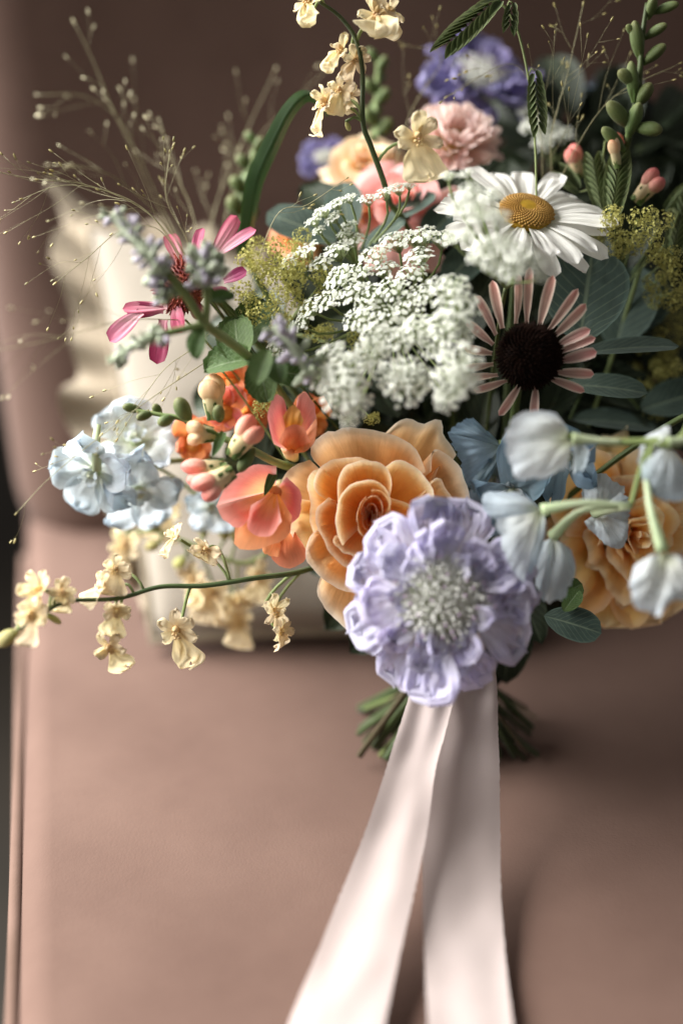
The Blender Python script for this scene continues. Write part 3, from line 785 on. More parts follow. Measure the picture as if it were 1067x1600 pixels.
main = [(455, 408, 22, 0.628, -.3, .7), (478, 392, 24, 0.628, -.2, .8), (500, 412, 22, 0.625, -.2, .7), (526, 392, 26, 0.625, -.1, .85), (552, 374, 20, 0.630, 0, .85), (585, 398, 28, 0.618, 0, .85), (598, 420, 24, 0.615, 0, .75),
        (560, 425, 24, 0.615, -.1, .7), (528, 432, 26, 0.613, -.2, .6), (545, 458, 28, 0.608, -.2, .5), (510, 470, 24, 0.612, -.3, .5), (483, 482, 24, 0.615, -.4, .5), (470, 505, 20, 0.615, -.5, .4), (580, 462, 28, 0.604, 0, .5),
        (615, 450, 28, 0.603, 0, .6), (645, 425, 26, 0.608, .1, .7), (655, 400, 26, 0.612, .1, .8), (620, 375, 30, 0.622, .1, .9), (655, 370, 32, 0.620, .1, .9), (690, 372, 28, 0.618, .1, .9),
        (560, 498, 28, 0.600, -.2, .4), (600, 500, 30, 0.597, 0, .4), (635, 485, 28, 0.598, 0, .5), (660, 460, 26, 0.600, .1, .6), (650, 515, 30, 0.582, .1, .4), (618, 535, 28, 0.582, 0, .3), (678, 540, 26, 0.580, .1, .3),
        (700, 450, 34, 0.580, .2, .5), (715, 482, 36, 0.574, .2, .4), (695, 508, 30, 0.576, .1, .4), (722, 520, 24, 0.576, .2, .3), (715, 565, 36, 0.568, .15, .1), (705, 600, 34, 0.566, .1, 0), (728, 590, 26, 0.568, .2, .1), (693, 628, 18, 0.568, 0, -.1),
        (520, 560, 28, 0.580, -.3, .2), (545, 580, 36, 0.574, -.1, .1), (530, 612, 36, 0.572, -.1, 0), (505, 592, 24, 0.576, -.3, .1), (555, 628, 26, 0.574, 0, -.1), (545, 655, 16, 0.576, 0, -.2), (575, 556, 28, 0.580, 0, .2),
        (608, 588, 26, 0.576, 0, .1), (635, 605, 34, 0.574, .1, 0), (640, 580, 26, 0.576, .1, .1), (662, 590, 18, 0.576, .2, 0), (430, 540, 22, 0.615, -.5, .3), (440, 555, 16, 0.615, -.5, .2), (585, 525, 24, 0.584, 0, .4)]
lace('big white lace flower umbel filling the middle above the peach rose', P(612, 500, .665), D(0, .35, .9), main, 4)
lace('flat white lace umbel in sharp focus below the orchid stem', P(560, 420, .665), D(-.2, .8, .5), [(490, 345, 16, .628, -.3, .8), (505, 330, 18, .626, -.3, .8), (525, 318, 16, .624, -.2, .85), (520, 340, 16, .626, -.3, .75), (545, 310, 14, .626, -.1, .85),
     (575, 312, 16, .622, 0, .9), (600, 302, 18, .622, 0, .9), (622, 294, 18, .622, .1, .9), (640, 290, 12, .622, .2, .9), (498, 360, 12, .628, -.4, .7), (545, 352, 14, .630, 0, .8), (536, 366, 12, .63, 0, .8)], 5)
lace('blurred white lace umbel hanging in front of the daisy petals', P(790, 450, .60), D(0, .4, .9), [(700, 275, 15, 0.584, 0, .9), (728, 272, 14, 0.584, 0, .9), (735, 300, 23, 0.568, -.1, .5), (768, 305, 20, 0.564, 0, .5), (718, 325, 20, 0.572, -.2, .5), (748, 332, 26, 0.562, 0, .4), (778, 340, 21, 0.560, .1, .4), (705, 372, 17, 0.574, -.2, .5), (728, 368, 18, 0.570, -.1, .5),
     (760, 388, 24, 0.560, 0, .3), (792, 378, 21, 0.558, .1, .3), (812, 396, 26, 0.556, .1, .3), (800, 420, 24, 0.558, .1, .2), (835, 412, 20, 0.558, .2, .3), (770, 412, 18, 0.562, 0, .2), (740, 402, 14, 0.568, 0, .3), (845, 430, 12, 0.560, .2, .1)], 6)
lace('small white lace sprig far back behind the bending seed head', P(860, 260, .70), D(0, .5, .8), [(835, 195, 24, .69, 0, .6), (862, 205, 22, .69, .1, .6), (848, 222, 20, .685, .1, .5), (880, 212, 18, .69, .2, .5), (822, 172, 16, .70, 0, .6)], 7)


# ------------------------------------------------------------------ snapdragons
def bud_mesh(mat, seed=0):
    def fn(q, u, v):
        a = 2 * math.pi * u
        cl = 1 - .16 * math.exp(-((abs(math.sin(a))) / .25) ** 2) * max(0, v - .3) * 1.4
        fat = .72 + .42 * math.sin(min(1, v * 1.1) * 1.9)
        return Vector((q.x * fat * cl, q.y * fat * cl * (1.0 + .15 * math.sin(a)), q.z + .12 * q.y * v))
    if mat in ('orchid_bud', 'snap_green'): return MB().blob(.5, .5, 1., None, 16, 12, fn).mesh('bud', MAT[mat])
    mb = MB().grid(16, 8, lambda u, v: ((.24 + .20 * v ** .6 + .03 * math.sin(v * 5)) * math.cos(2 * math.pi * u), (.24 + .20 * v ** .6) * math.sin(2 * math.pi * u), -1 + 1.25 * v))
    for i_, (v_) in enumerate(mb.uv): mb.uv[i_] = (v_[0], v_[1] * .5)
    for sy, rx, ry, rz, z in ((1, .50, .36, .62, .34), (-1, .46, .34, .52, .30)):
        n0 = len(mb.v)
        mb.blob(rx, ry, rz, T((0, sy * .20, z)) @ RX(-sy * .18), 14, 10, lambda q, u, v: Vector((q.x * (1 - .10 * math.exp(-(q.x / .12) ** 2)), q.y * (1 - .18 * math.exp(-(q.x / .12) ** 2)), q.z)))
        for i_ in range(n0, len(mb.v)): mb.uv[i_] = (mb.uv[i_][0], .42 + .58 * mb.uv[i_][1])
    return mb.mesh('bud', MAT[mat])


BUD = {k: bud_mesh(k) for k in ('snap_bud', 'snap_cream', 'snap_green', 'snap_coral', 'orchid_bud')}
SEP = petal(1., .55, .6, .7, .6, .25, -.3, .5, nu=6, nv=6).mesh('sepal', MAT['sepal'])


def bud(t, base, tipp, wpx_, mat, d=.61, sep=True, name='bud'):
    v = tipp - base; L = v.length; Wd = px(wpx_, d)
    H = T(base.lerp(tipp, .5)) @ basis(v.normalized(), None) @ S(Wd, Wd, L * .5)
    o = t.part(name, BUD[mat], H)
    if sep:
        Hn = T(base) @ basis(v.normalized(), None)
        for k in range(5):
            t.part('sepal', SEP, Hn @ RZ(k * 1.2566) @ T((0, Wd * (.34 if mat in ('snap_bud', 'snap_cream') else .22), 0)) @ RX(1.38 if mat in ('snap_bud', 'snap_cream') else 1.15) @ S(L * .42, L * .42, L * .42), parent=o)
    return o


SN = {}
for nm_ in ('snap_coral', 'snap_orange'):
    SN[nm_] = dict(
        tube=MB().blob(.36, .40, .75, T((0, 0, -.55)), 14, 10, lambda q, u, v: Vector((q.x * (.7 + .45 * v), q.y * (.7 + .45 * v), q.z))).mesh('floret', MAT[nm_]),
        up=[petal(1.25, 1.2, .5, .3, .5, .35, c1, .45, .06, 1.3, nse=.06, nu=12, nv=12, seed=i).mesh('petal', MAT[nm_]) for i, c1 in enumerate((-1.1, -.8))],
        lo=[petal(.95, .95, .5, .3, .5, .6, c1, .25, .07, 1.5, nse=.06, nu=10, nv=10, seed=i + 4).mesh('petal', MAT[nm_ if i else 'snap_orange']) for i, c1 in enumerate((-1.5, -1.2))],
        pal=MB().blob(.46, .34, .36, None, 12, 8, lambda q, u, v: q * (1 - .12 * math.cos(4 * math.pi * u))).mesh('palate', MAT['snap_yellow']))


def snap(t, c, n, up, size, kind='snap_coral', seed=0):
    r = random.Random(seed); q = SN[kind]; H = T(c) @ basis(n, up) @ S(size)
    o = t.part('floret', q['tube'], H)
    for j in (-1, 1): t.part('petal', q['up'][0 if j < 0 else 1], H @ RZ(-j * .42) @ T((0, .16, -.12)) @ RX(.95 + r.uniform(-.1, .1)) @ RY(j * .35), parent=o)
    for j in (-1, 0, 1): t.part('petal', q['lo'][j % 2], H @ RZ(math.pi + j * .85) @ T((0, .12, -.02)) @ RX(.55 + r.uniform(-.15, .15)) @ RY(j * .2) @ S(.9 if j else 1), parent=o)
    t.part('palate', q['pal'], H @ T((0, -.16, .12)), parent=o)
    return o


t = flower('snapdragon', 'coral snapdragon stem with green tip buds pointing left of the peach rose', 'snapdragon', P(470, 735, .662), D(-.9, .2, .3), .002)
ax = smooth([P(480, 738, .665), P(430, 722, .618), P(395, 704, .606), P(345, 683, .604), P(290, 656, .604), P(250, 648, .604), P(205, 640, .606)], 6)
t.part('spike', MB().tube(ax, [.0021 - .0013 * i / (len(ax) - 1) for i in range(len(ax))], 8).mesh('spike', MAT['stem_pale']))
for (x0, y0, x1, y1, w_, m_, d, sp) in ((222, 642, 192, 636, 14, 'snap_green', .606, 1), (238, 646, 214, 655, 14, 'snap_green', .602, 1), (252, 646, 240, 634, 13, 'snap_green', .606, 1), (272, 652, 248, 664, 17, 'snap_green', .600, 1),
        (296, 662, 276, 622, 24, 'snap_green', .603, 1), (336, 655, 328, 584, 40, 'snap_cream', .606, 1), (334, 680, 290, 676, 38, 'snap_cream', .600, 1), (344, 660, 340, 634, 18, 'snap_green', .600, 0), (362, 712, 404, 655, 42, 'snap_bud', .596, 1),
        (352, 730, 284, 742, 42, 'snap_bud', .598, 1), (362, 735, 306, 774, 46, 'snap_bud', .592, 1), (398, 700, 374, 738, 18, 'snap_green', .6, 0)):
    bud(t, P(x0, y0, d + .003), P(x1, y1, d - .002), w_, m_, d, bool(sp))
for bi, (b0, pets) in enumerate((((455, 708, .622), [([(428, 694), (419, 662), (421, 636), (431, 616), (443, 622), (448, 642)], .606, 'snap_coral', .003), ([(462, 642), (466, 621), (478, 613), (490, 630), (495, 656)], .614, 'snap_coral', .004), ([(442, 650), (455, 634), (466, 638), (474, 658)], .604, 'snap_yellow', .007), ([(495, 652), (493, 686), (480, 704), (464, 708)], .608, 'snap_orange', .005), ([(435, 690), (448, 668), (470, 665), (486, 690)], .603, 'snap_orange', .005)]),
        ((432, 765, .622), [([(432, 728), (396, 727), (365, 745), (345, 774), (338, 792)], .606, 'snap_coral', .004), ([(338, 790), (352, 814), (376, 824), (396, 800)], .600, 'snap_coral', .007), ([(372, 800), (366, 850), (392, 860), (420, 852), (450, 838), (456, 806)], .604, 'snap_orange', .010), ([(392, 790), (388, 830), (420, 838), (440, 815)], .598, 'snap_coral', .006), ([(448, 745), (470, 770), (468, 805), (452, 820)], .612, 'snap_coral', .004)]),
        ((446, 808, .626), [([(420, 850), (424, 872), (440, 886), (462, 886), (480, 868), (472, 848)], .614, 'snap_orange', .005), ([(404, 846), (415, 866), (436, 870)], .612, 'snap_orange', .004)]))):
    o = t.part('floret', MB().tube([P(b0[0] + 6, b0[1] - (10 if bi else -8), b0[2] + .008), P(*b0), P(b0[0] - 3, b0[1] + (8 if bi else -10), b0[2] - .004)], [.0018, .0034, .0038], 10).mesh('floret', MAT['snap_cream']))
    for pi, (rim, d, m_, bu) in enumerate(pets):
        t.part('petal', fan_petal(P(*b0), [P(x, y, d) for x, y in rim], m_, bu, 80 + bi * 7 + pi, .0007, 'petal'), parent=o)
for (x, y, d) in ((350, 675, .6), (430, 735, .612)):
    t.part('bract', petal(px(48), px(15), .5, .8, .5, .2, -.6, .4, seed=int(x)).mesh('bract', MAT['leaf_mint']), T(P(x, y, d)) @ basis(D(.2, .5, .9), D(-.4, -1, .1)))
t = flower('snapdragon', 'orange snapdragon blurred behind the coral buds, below the mint leaf', 'snapdragon', P(380, 620, .655), D(-.7, .3, .4), .002)
for i, (x, y, s_, k_) in enumerate(((365, 598, 40, 'snap_orange'), (405, 620, 36, 'snap_orange'), (350, 640, 42, 'snap_coral'), (300, 690, 44, 'snap_orange'), (480, 655, 40, 'snap_orange'), (390, 650, 40, 'snap_orange'))):
    snap(t, P(x, y, .645 + .008 * (i % 2)), D(-.2 + .15 * i % 2, .1, 1), D(.1, 1, 0), px(s_), k_, 10 + i)

# right hand bud spike
t = flower('snapdragon', 'green budded snapdragon spike standing at the upper right corner', 'snapdragon', P(945, 330, .66), D(.1, .8, .5), .002)
ax = smooth([P(945, 330, .66), P(975, 240, .64), P(995, 150, .632), P(1003, 60, .63), P(1010, 5, .63)], 6)
t.part('spike', MB().tube(ax, [.002 - .0011 * i / (len(ax) - 1) for i in range(len(ax))], 8).mesh('spike', MAT['stem_dark']))
for (x0, y0, x1, y1, w_, m_) in ((1000, 95, 990, 32, 28, 'snap_green'), (1006, 60, 1042, 38, 20, 'snap_green'), (1000, 135, 965, 112, 28, 'snap_green'), (1004, 100, 1040, 70, 24, 'snap_green'), (995, 165, 1018, 130, 28, 'snap_green'), (990, 160, 985, 95, 26, 'snap_green'), (985, 200, 948, 160, 32, 'snap_green'), (990, 200, 1034, 205, 30, 'snap_green'),
        (980, 215, 1000, 160, 30, 'snap_green'), (975, 235, 940, 200, 26, 'snap_green'), (965, 262, 955, 212, 26, 'snap_cream'), (1012, 30, 1022, -6, 22, 'snap_green'), (1020, 20, 1060, 6, 20, 'snap_green'), (1000, 60, 978, 40, 18, 'snap_green')):
    bud(t, P(x0, y0, .632), P(x1, y1, .626), w_ * .72, m_, .63)
bud(t, P(992, 316, .64), P(1034, 268, .634), 34, 'snap_bud', .64)
bud(t, P(905, 278, .655), P(890, 225, .65), 26, 'snap_bud', .655)
bud(t, P(958, 240, .64), P(966, 210, .634), 24, 'snap_bud', .64)
for lab, pts, d in (('blurred green bud spike left of the arching blade leaf', [(375, 350), (385, 290), (402, 225)], .69), ('blurred green bud spike behind the upper orchid stem', [(592, 260), (588, 180), (592, 95)], .70)):
    t = flower('bud_spike', lab, 'flower spike', P(*pts[0], d), D(0, .8, .4), .0018)
    ax = smooth([P(x, y, d) for x, y in pts], 5); t.part('spike', MB().tube(ax, .0014, 6).mesh('spike', MAT['stem_pale']))
    r = random.Random(len(lab))
    for k, p in enumerate(ax):
        a = k * 2.2
        bud(t, p, p + D(math.cos(a) * .8, .7, math.sin(a) * .6) * px(38, d) * (1 - .03 * k), 24 - k, 'snap_green', d, False)


# ------------------------------------------------------------------ delphiniums
def sepals(mat): return [petal(1., .92, .62, .32, .25, .35, c1, .35, .06, 1.5, nu=14, nv=14, notch=.06, nse=.16, crink=.004, rag=.05, seed=i + 50).mesh('sepal', MAT[mat]) for i, c1 in enumerate((-.5, -.9, -.2))]


DEL = {k: sepals(k) for k in ('delph_blue', 'delph_white', 'delph_deep')}
BEL = {k: [petal(1.05, 1.0, .55, .30, .3, -.55, c1, .55, .05, 1.5, nu=16, nv=16, notch=.06, nse=.06, crink=.004, rag=.045, seed=i + 90).mesh('sepal', MAT[k]) for i, c1 in enumerate((1.05, .9, 1.25))] for k in ('delph_blue', 'delph_white', 'delph_deep')}
SPUR = MB().tube([(0, 0, .1), (0, .02, -.15), (0, .05, -.6), (0, .16, -1.15), (0, .28, -1.5)], [.13, .17, .13, .08, .035], 10).mesh('floret', MAT['delph_spur'])
BEE = MB().blob(.12, .12, .16, T((0, 0, .15)), 8, 6).mesh('stamens', MAT['pin_green'])
BEEP = petal(.42, .3, .6, .3, .4, .4, .3, .3, .03, 2, nu=6, nv=6).mesh('petal', MAT['delph_white'])


def delph(t, c, n, size, mat='delph_blue', open_=.7, up=None, seed=0, spur=1.):
    r = random.Random(seed + 5); H = T(c) @ basis(n, up) @ S(size)
    o = t.part('floret', SPUR, T(c) @ basis(n, up) @ S(size, size, size * spur))
    for k in range(5):
        t.part('sepal', (BEL if open_ >= .7 else DEL)[mat][r.randrange(3)], H @ RZ(k * 1.2566 + r.uniform(-.12, .12)) @ T((0, .10, 0)) @ RX(open_ + r.uniform(-.12, .12)) @ RY(r.uniform(-.15, .15)), parent=o)
    t.part('stamens', BEE, H, parent=o)
    for k in range(4): t.part('petal', BEEP, H @ RZ(k * 1.57) @ T((0, .06, .05)) @ RX(.9), parent=o)
    return o


def pedicel(t, a, b, r=.0009, mat='stem_pale', bend=None):
    mid = a.lerp(b, .5) + (bend or Vector((0, 0, .12 * (a - b).length)))
    t.part('pedicel', MB().tube(smooth([a, mid, b], 6), r, 6).mesh('pedicel', MAT[mat]))


t = flower('delphinium', 'pale blue delphinium blooms at the left, in front of the cushion', 'delphinium', P(330, 715, .66), D(-.9, .1, .3), .0016, MAT['stem_pale'])
ax = smooth([P(330, 715, .66), P(240, 722, .652), P(170, 716, .648), P(120, 690, .652)], 6); t.part('spike', MB().tube(ax, .0013, 7).mesh('spike', MAT['stem_pale']))
for i, (x, y, d, n, s_, m_, op, up) in enumerate(((150, 735, .640, D(-.35, -.45, .7), 70, 'delph_blue', .15, D(0, 1, .2)), (212, 690, .655, D(.1, .5, .8), 68, 'delph_white', .30, None), (215, 765, .654, D(.25, -.55, .6), 66, 'delph_blue', .35, None), (330, 790, .672, D(.1, -.4, .8), 42, 'delph_blue', .4, None))):
    delph(t, P(x, y, d), n, px(s_, d), m_, op, up, i, .5)
    pedicel(t, P(x, y, d + .012), ax[min(len(ax) - 1, 4 + i * 3)])
t.part('spike_tip', MB().tube([P(152, 735, .632), P(150, 695, .628), P(153, 664, .63)], [.0022, .002, .0014], 8).mesh('spike_tip', MAT['delph_spur']))

t = flower('delphinium', 'pale blue nodding delphinium bells on the right, crossing the apricot rose', 'delphinium', P(1090, 640, .60), D(.6, .3, .5), .002, MAT['stem_pale'])
ax = smooth([P(1090, 640, .59), P(1060, 690, .565), P(1010, 690, .565), P(940, 690, .568), P(885, 680, .570)], 6); t.part('spike', MB().tube(ax, [.0022] * 12 + [.0016] * (len(ax) - 12), 8).mesh('spike', MAT['stem_pale']))
BELLS = [((893, 685, .572), [(970, 690, .566), (930, 688, .567), (893, 685, .568)], [([(905, 690), (920, 705), (915, 728), (895, 742)], .582, 'delph_blue'), ([(868, 645), (832, 641), (804, 650), (792, 670), (790, 692)], .570, 'delph_white'), ([(790, 690), (792, 716), (803, 738), (820, 750), (852, 745), (884, 732)], .566, 'delph_white')]),
         ((846, 797, .578), [(985, 790, .568), (910, 786, .569), (846, 797, .574)], [([(812, 770), (775, 768), (751, 777), (760, 802), (778, 818)], .584, 'delph_blue'), ([(775, 812), (783, 850), (798, 888), (817, 911)], .574, 'delph_white'), ([(817, 911), (838, 880), (850, 845), (852, 815)], .576, 'delph_blue')]),
         ((863, 838, .588), [(965, 792, .570), (905, 800, .576), (863, 838, .586)], [([(840, 850), (833, 878), (836, 908), (846, 936), (860, 944)], .590, 'delph_blue'), ([(858, 944), (876, 936), (891, 915), (899, 888), (893, 860)], .586, 'delph_blue')]),
         ((1035, 862, .560), [(1008, 740, .564), (1015, 790, .558), (1035, 862, .556)], [([(1015, 868), (990, 888), (985, 922), (992, 950), (1006, 955), (1026, 964)], .556, 'delph_white'), ([(1024, 964), (1036, 950), (1050, 941), (1068, 938), (1086, 930), (1088, 898), (1065, 870)], .554, 'delph_white')]),
         ((930, 800, .612), [(985, 792, .575), (955, 796, .59), (930, 800, .606)], [([(908, 780), (914, 748), (938, 740), (960, 750), (976, 770)], .612, 'delph_blue'), ([(972, 766), (984, 790), (980, 822)], .606, 'delph_blue'), ([(980, 818), (979, 846), (966, 858), (945, 850), (928, 834), (912, 815)], .604, 'delph_blue')]),
         ((1042, 692, .566), [(1100, 680, .566), (1070, 688, .563), (1042, 692, .563)], [([(1000, 730), (998, 702), (1018, 676), (1045, 665)], .570, 'delph_white'), ([(998, 726), (1006, 756), (1024, 776), (1048, 784), (1072, 778), (1088, 758)], .562, 'delph_blue')])]
for bi, (b0, tube, pets) in enumerate(BELLS):
    pts = smooth([P(*q) for q in tube], 6); n_ = len(pts)
    o = t.part('floret', MB().tube(pts, [.0011 + .0016 * (i_ / (n_ - 1)) ** 2 for i_ in range(n_)], 8).mesh('floret', MAT['delph_spur']))
    for pi, (rim, d, m_) in enumerate(pets):
        t.part('sepal', fan_petal(P(*b0), [P(x, y, d) for x, y in rim], m_, .006, bi * 5 + pi, .0013, nu=26), parent=o)
for a, b in (((1008, 745, .564), (1020, 692, .564)), ((985, 790, .570), (1014, 694, .565))): pedicel(t, P(*a), P(*b), .0011)
for x, y, d, s_ in ((800, 765, .62, 46), (890, 712, .61, 46)): delph(t, P(x, y, d), D(-.3, -.4, .8), px(s_, d), 'delph_deep', .5, None, int(x), .3)

t = flower('delphinium', 'dusky blue delphinium bells in shade between the peach rose and white bell', 'delphinium', P(800, 690, .63), D(.5, .2, .8), .0014, MAT['stem_dark'])
o = t.part('floret', MB().tube([P(782, 698, .628), P(790, 694, .628), P(806, 704, .632), P(806, 745, .636)], [.0034, .0026, .0012, .0010], 8).mesh('floret', MAT['stem_pale']))
for pi, (rim, d) in enumerate((([(738, 652), (726, 656), (712, 664), (699, 676)], .632), ([(699, 676), (707, 692), (718, 722), (731, 755)], .627), ([(731, 755), (742, 770), (756, 762), (768, 742)], .628), ([(735, 654), (745, 668), (765, 676)], .626))):
    t.part('sepal', fan_petal(P(784, 698, .632), [P(x, y, d) for x, y in rim], 'delph_deep', .005, 60 + pi, .0012, nu=26), parent=o)
delph(t, P(770, 745, .645), D(-.3, -.6, .6), px(50), 'delph_deep', .7, None, 32, .4)
pedicel(t, P(784, 702, .634), P(800, 690, .63), .001, 'stem_dark')
t = flower('delphinium', 'dim blue delphinium blurred at the far upper right', 'delphinium', P(1010, 260, .73), D(.4, .5, .6), .0016)
for i, (x, y, d, s_, m_) in enumerate(((1055, 195, .755, 42, 'delph_deep'), (1048, 240, .755, 34, 'delph_deep'), (940, 158, .765, 34, 'delph_deep'), (1062, 290, .75, 34, 'delph_deep'))):
    delph(t, P(x, y, d), D(-.2 + .2 * (i % 3), .3, .9), px(s_, d), m_, .25, None, 40 + i, .5); pedicel(t, P(x, y, d + .01), P(1010, 260, .73))


# ------------------------------------------------------------------ orchid sprays
def omesh():
    lip = [petal(1.1, 1.35 * w_, .8, .20, .26, .1, c1, .10, .035, 3.4, notch=.18, nu=26, nv=20, seed=60 + i, re_=4., nse=.20).mesh('lip', MAT['orchid_cream']) for i, (c1, w_) in enumerate(((-.5, 1), (-1.0, .8), (.4, .95), (-.2, .62), (-1.4, .9)))]
    up = [petal(.62, .40, .7, .4, .3, .3, c1, .2, .05, 2., nse=.15, nu=8, nv=10, seed=70 + i).mesh('petal', MAT['orchid_cream']) for i, c1 in enumerate((-.9, .6, -.3))]
    col = MB().blob(.09, .09, .2, T((0, .06, .06)), 8, 6).mesh('floret', MAT['orchid_column'])
    cr = MB()
    for x, y in ((0, -.12), (.09, -.08), (-.09, -.08), (.05, -.2), (-.05, -.2)): cr.blob(.05, .05, .06, T((x, y, .08)), 6, 5)
    return lip, up, col, cr.mesh('callus', MAT['orchid_column'])


LIP, OUP, OCOL, OCAL = omesh()


def orchid(t, c, n, up, size, seed=0):
    r = random.Random(seed); H = T(c) @ basis(n, up) @ S(size)
    o = t.part('floret', OCOL, H)
    t.part('lip', LIP[r.randrange(5)], H @ RZ(math.pi + r.uniform(-.25, .25)) @ T((0, .03, 0)) @ RX(r.uniform(-.3, .35)) @ RY(r.uniform(-.3, .3)), parent=o)
    for a in (0, 1.0, -1.0, 2.0, -2.0):
        t.part('petal', OUP[r.randrange(3)], H @ RZ(a + r.uniform(-.15, .15)) @ T((0, .05, -.03)) @ RX(r.uniform(-.2, .35)) @ RY(r.uniform(-.4, .4)) @ S(r.uniform(.85, 1.1)), parent=o)
    t.part('callus', OCAL, H, parent=o)


def spray(label, axis, fl, buds, r0=.0014, mat='stem', group=None, sub=.0007):
    t = flower('orchid_spray', label, 'orchid', P(*axis[0]), D(-.6, .2, .3), r0, MAT['stem_dark'])
    ax = smooth([P(*a) for a in axis], 8)
    t.part('spike', MB().tube(ax, [r0 - .45 * r0 * i / (len(ax) - 1) for i in range(len(ax))], 8).mesh('spike', MAT[mat]))
    for i, (x, y, d, n, up, s_, j) in enumerate(fl):
        c = P(x, y, d); nn = D(*n); orchid(t, c, nn, D(*up), px(s_, d), i + len(label))
        q = ax[min(int(j * (len(ax) - 1)), len(ax) - 1)]
        b = c - nn * px(12)
        t.part('pedicel', MB().tube(bez(q, q.lerp(b, .3) + D(0, 1, .2) * .008, b - nn * .01, b, 8), sub, 6).mesh('pedicel', MAT['stem_pale']))
    for x0, y0, x1, y1, d, w_ in buds:
        bud(t, P(x0, y0, d), P(x1, y1, d), w_, 'orchid_bud', d, False)
        q = min(ax, key=lambda a: (a - P(x0, y0, d)).length)
        t.part('pedicel', MB().tube([q, q.lerp(P(x0, y0, d), .5) + D(0, 1, 0) * .002, P(x0, y0, d)], sub, 5).mesh('pedicel', MAT['stem_pale']))
    return t


spray('cream orchid spray reaching left over the chair seat with a bud at its tip',
      [(540, 868, .668), (470, 893, .632), (400, 903, .618), (320, 915, .614), (250, 917, .61), (185, 935, .604), (105, 940, .594), (60, 965, .586), (30, 985, .582)],
      [(322, 858, .612, (-.3, -.2, .9), (.6, .8, .1), 42, .32), (275, 838, .616, (-.6, .5, .6), (.4, .9, 0), 34, .32), (180, 890, .606, (.2, .1, 1), (.1, 1, 0), 38, .55), (160, 912, .602, (-.6, .3, .7), (.5, .8, 0), 38, .58), (182, 955, .60, (.2, -.2, .9), (.1, 1, .3), 40, .62),
       (62, 922, .586, (-.5, .1, .8), (.3, .9, 0), 52, .82), (50, 960, .582, (-.3, -.2, .9), (0, .8, .3), 46, .88), (98, 925, .592, (.4, .2, .9), (.3, .8, 0), 36, .8), (172, 1012, .602, (-.2, -.4, .9), (-.4, .8, 0), 42, .62), (276, 985, .612, (-.1, -.2, 1), (-.15, 1, 0), 56, .42), (430, 955, .618, (.8, -.1, .6), (-.5, .9, 0), 44, .12), (440, 985, .618, (.8, -.3, .5), (-.5, .9, 0), 34, .12)],
      [(28, 985, -2, 1010, .58, 22), (70, 958, 96, 975, .59, 10)])
spray('paler orchid spray blurred behind the first, touching the cushion',
      [(440, 850, .68), (380, 880, .682), (300, 850, .684), (240, 830, .686), (180, 840, .69)],
      [(195, 850, .686, (-.2, -.1, 1), (.2, 1, 0), 44, .95), (330, 925, .682, (-.1, -.2, 1), (0, 1, 0), 46, .5), (370, 940, .68, (.3, -.3, .9), (0, 1, 0), 42, .35), (300, 905, .684, (-.3, 0, 1), (0, 1, 0), 42, .6), (260, 800, .69, (0, .2, 1), (0, 1, 0), 44, .8), (405, 900, .68, (.2, -.2, 1), (0, 1, 0), 44, .2), (375, 970, .684, (.2, -.2, 1), (.2, 1, 0), 40, .3)],
      [(250, 825, 225, 812, .684, 18), (250, 850, 228, 858, .684, 16), (290, 870, 275, 890, .684, 18), (352, 845, 345, 810, .682, 20), (370, 850, 362, 815, .682, 18), (320, 840, 312, 805, .682, 18)], .0013, 'stem_pale')
spray('tall cream orchid spray rising out of the top of the bouquet',
      [(610, 320, .645), (598, 280, .628), (580, 230, .62), (567, 190, .617), (566, 110, .615), (555, 60, .615), (530, 25, .615), (498, 2, .615)],
      [(652, 215, .606, (.15, -.1, 1), (-.25, .95, 0), 62, .22), (508, 160, .612, (-.7, .1, .6), (.5, .8, 0), 48, .42), (530, 142, .612, (-.1, .2, .9), (.2, 1, 0), 38, .45), (545, 148, .62, (.5, .1, .8), (.4, .9, 0), 34, .45), (532, 78, .613, (-.4, .4, .8), (.2, 1, 0), 40, .72), (556, 92, .617, (.3, -.2, .8), (.5, .9, 0), 36, .68),
       (588, 22, .613, (.2, .5, .8), (.1, 1, 0), 52, .7), (610, 20, .616, (.6, .3, .7), (.3, 1, 0), 38, .7), (480, 2, .613, (-.2, .3, .9), (.1, 1, 0), 46, .98)],
      [(540, 190, 546, 205, .616, 8)])


# ------------------------------------------------------------------ lady's mantle
def alch_mesh(seed):
    r = random.Random(seed); mb = MB()
    for k in range(90):
        o = Vector((r.gauss(0, 1), r.gauss(0, 1), r.gauss(0, 1))).normalized(); c = o * r.uniform(.35, 1) ** .6
        B = T(c) @ basis((o + Vector((r.uniform(-.6, .6), r.uniform(-.6, .6), r.uniform(-.6, .6)))).normalized(), Vector((.3, 1, .2)), r.uniform(0, 6)); s_ = r.uniform(.11, .19)
        for j in range(8):
            l_ = s_ * (1 if j % 2 == 0 else .7); Bj = B @ RZ(j * .785) @ RX(.2)
            mb.poly([(0, 0, 0), (l_ * .28, l_ * .5, 0), (0, l_, .02), (-l_ * .28, l_ * .5, 0)], M=Bj)
    return mb


ALCH = [alch_mesh(i).mesh('floret_cluster', MAT['alchemilla']) for i in range(4)]


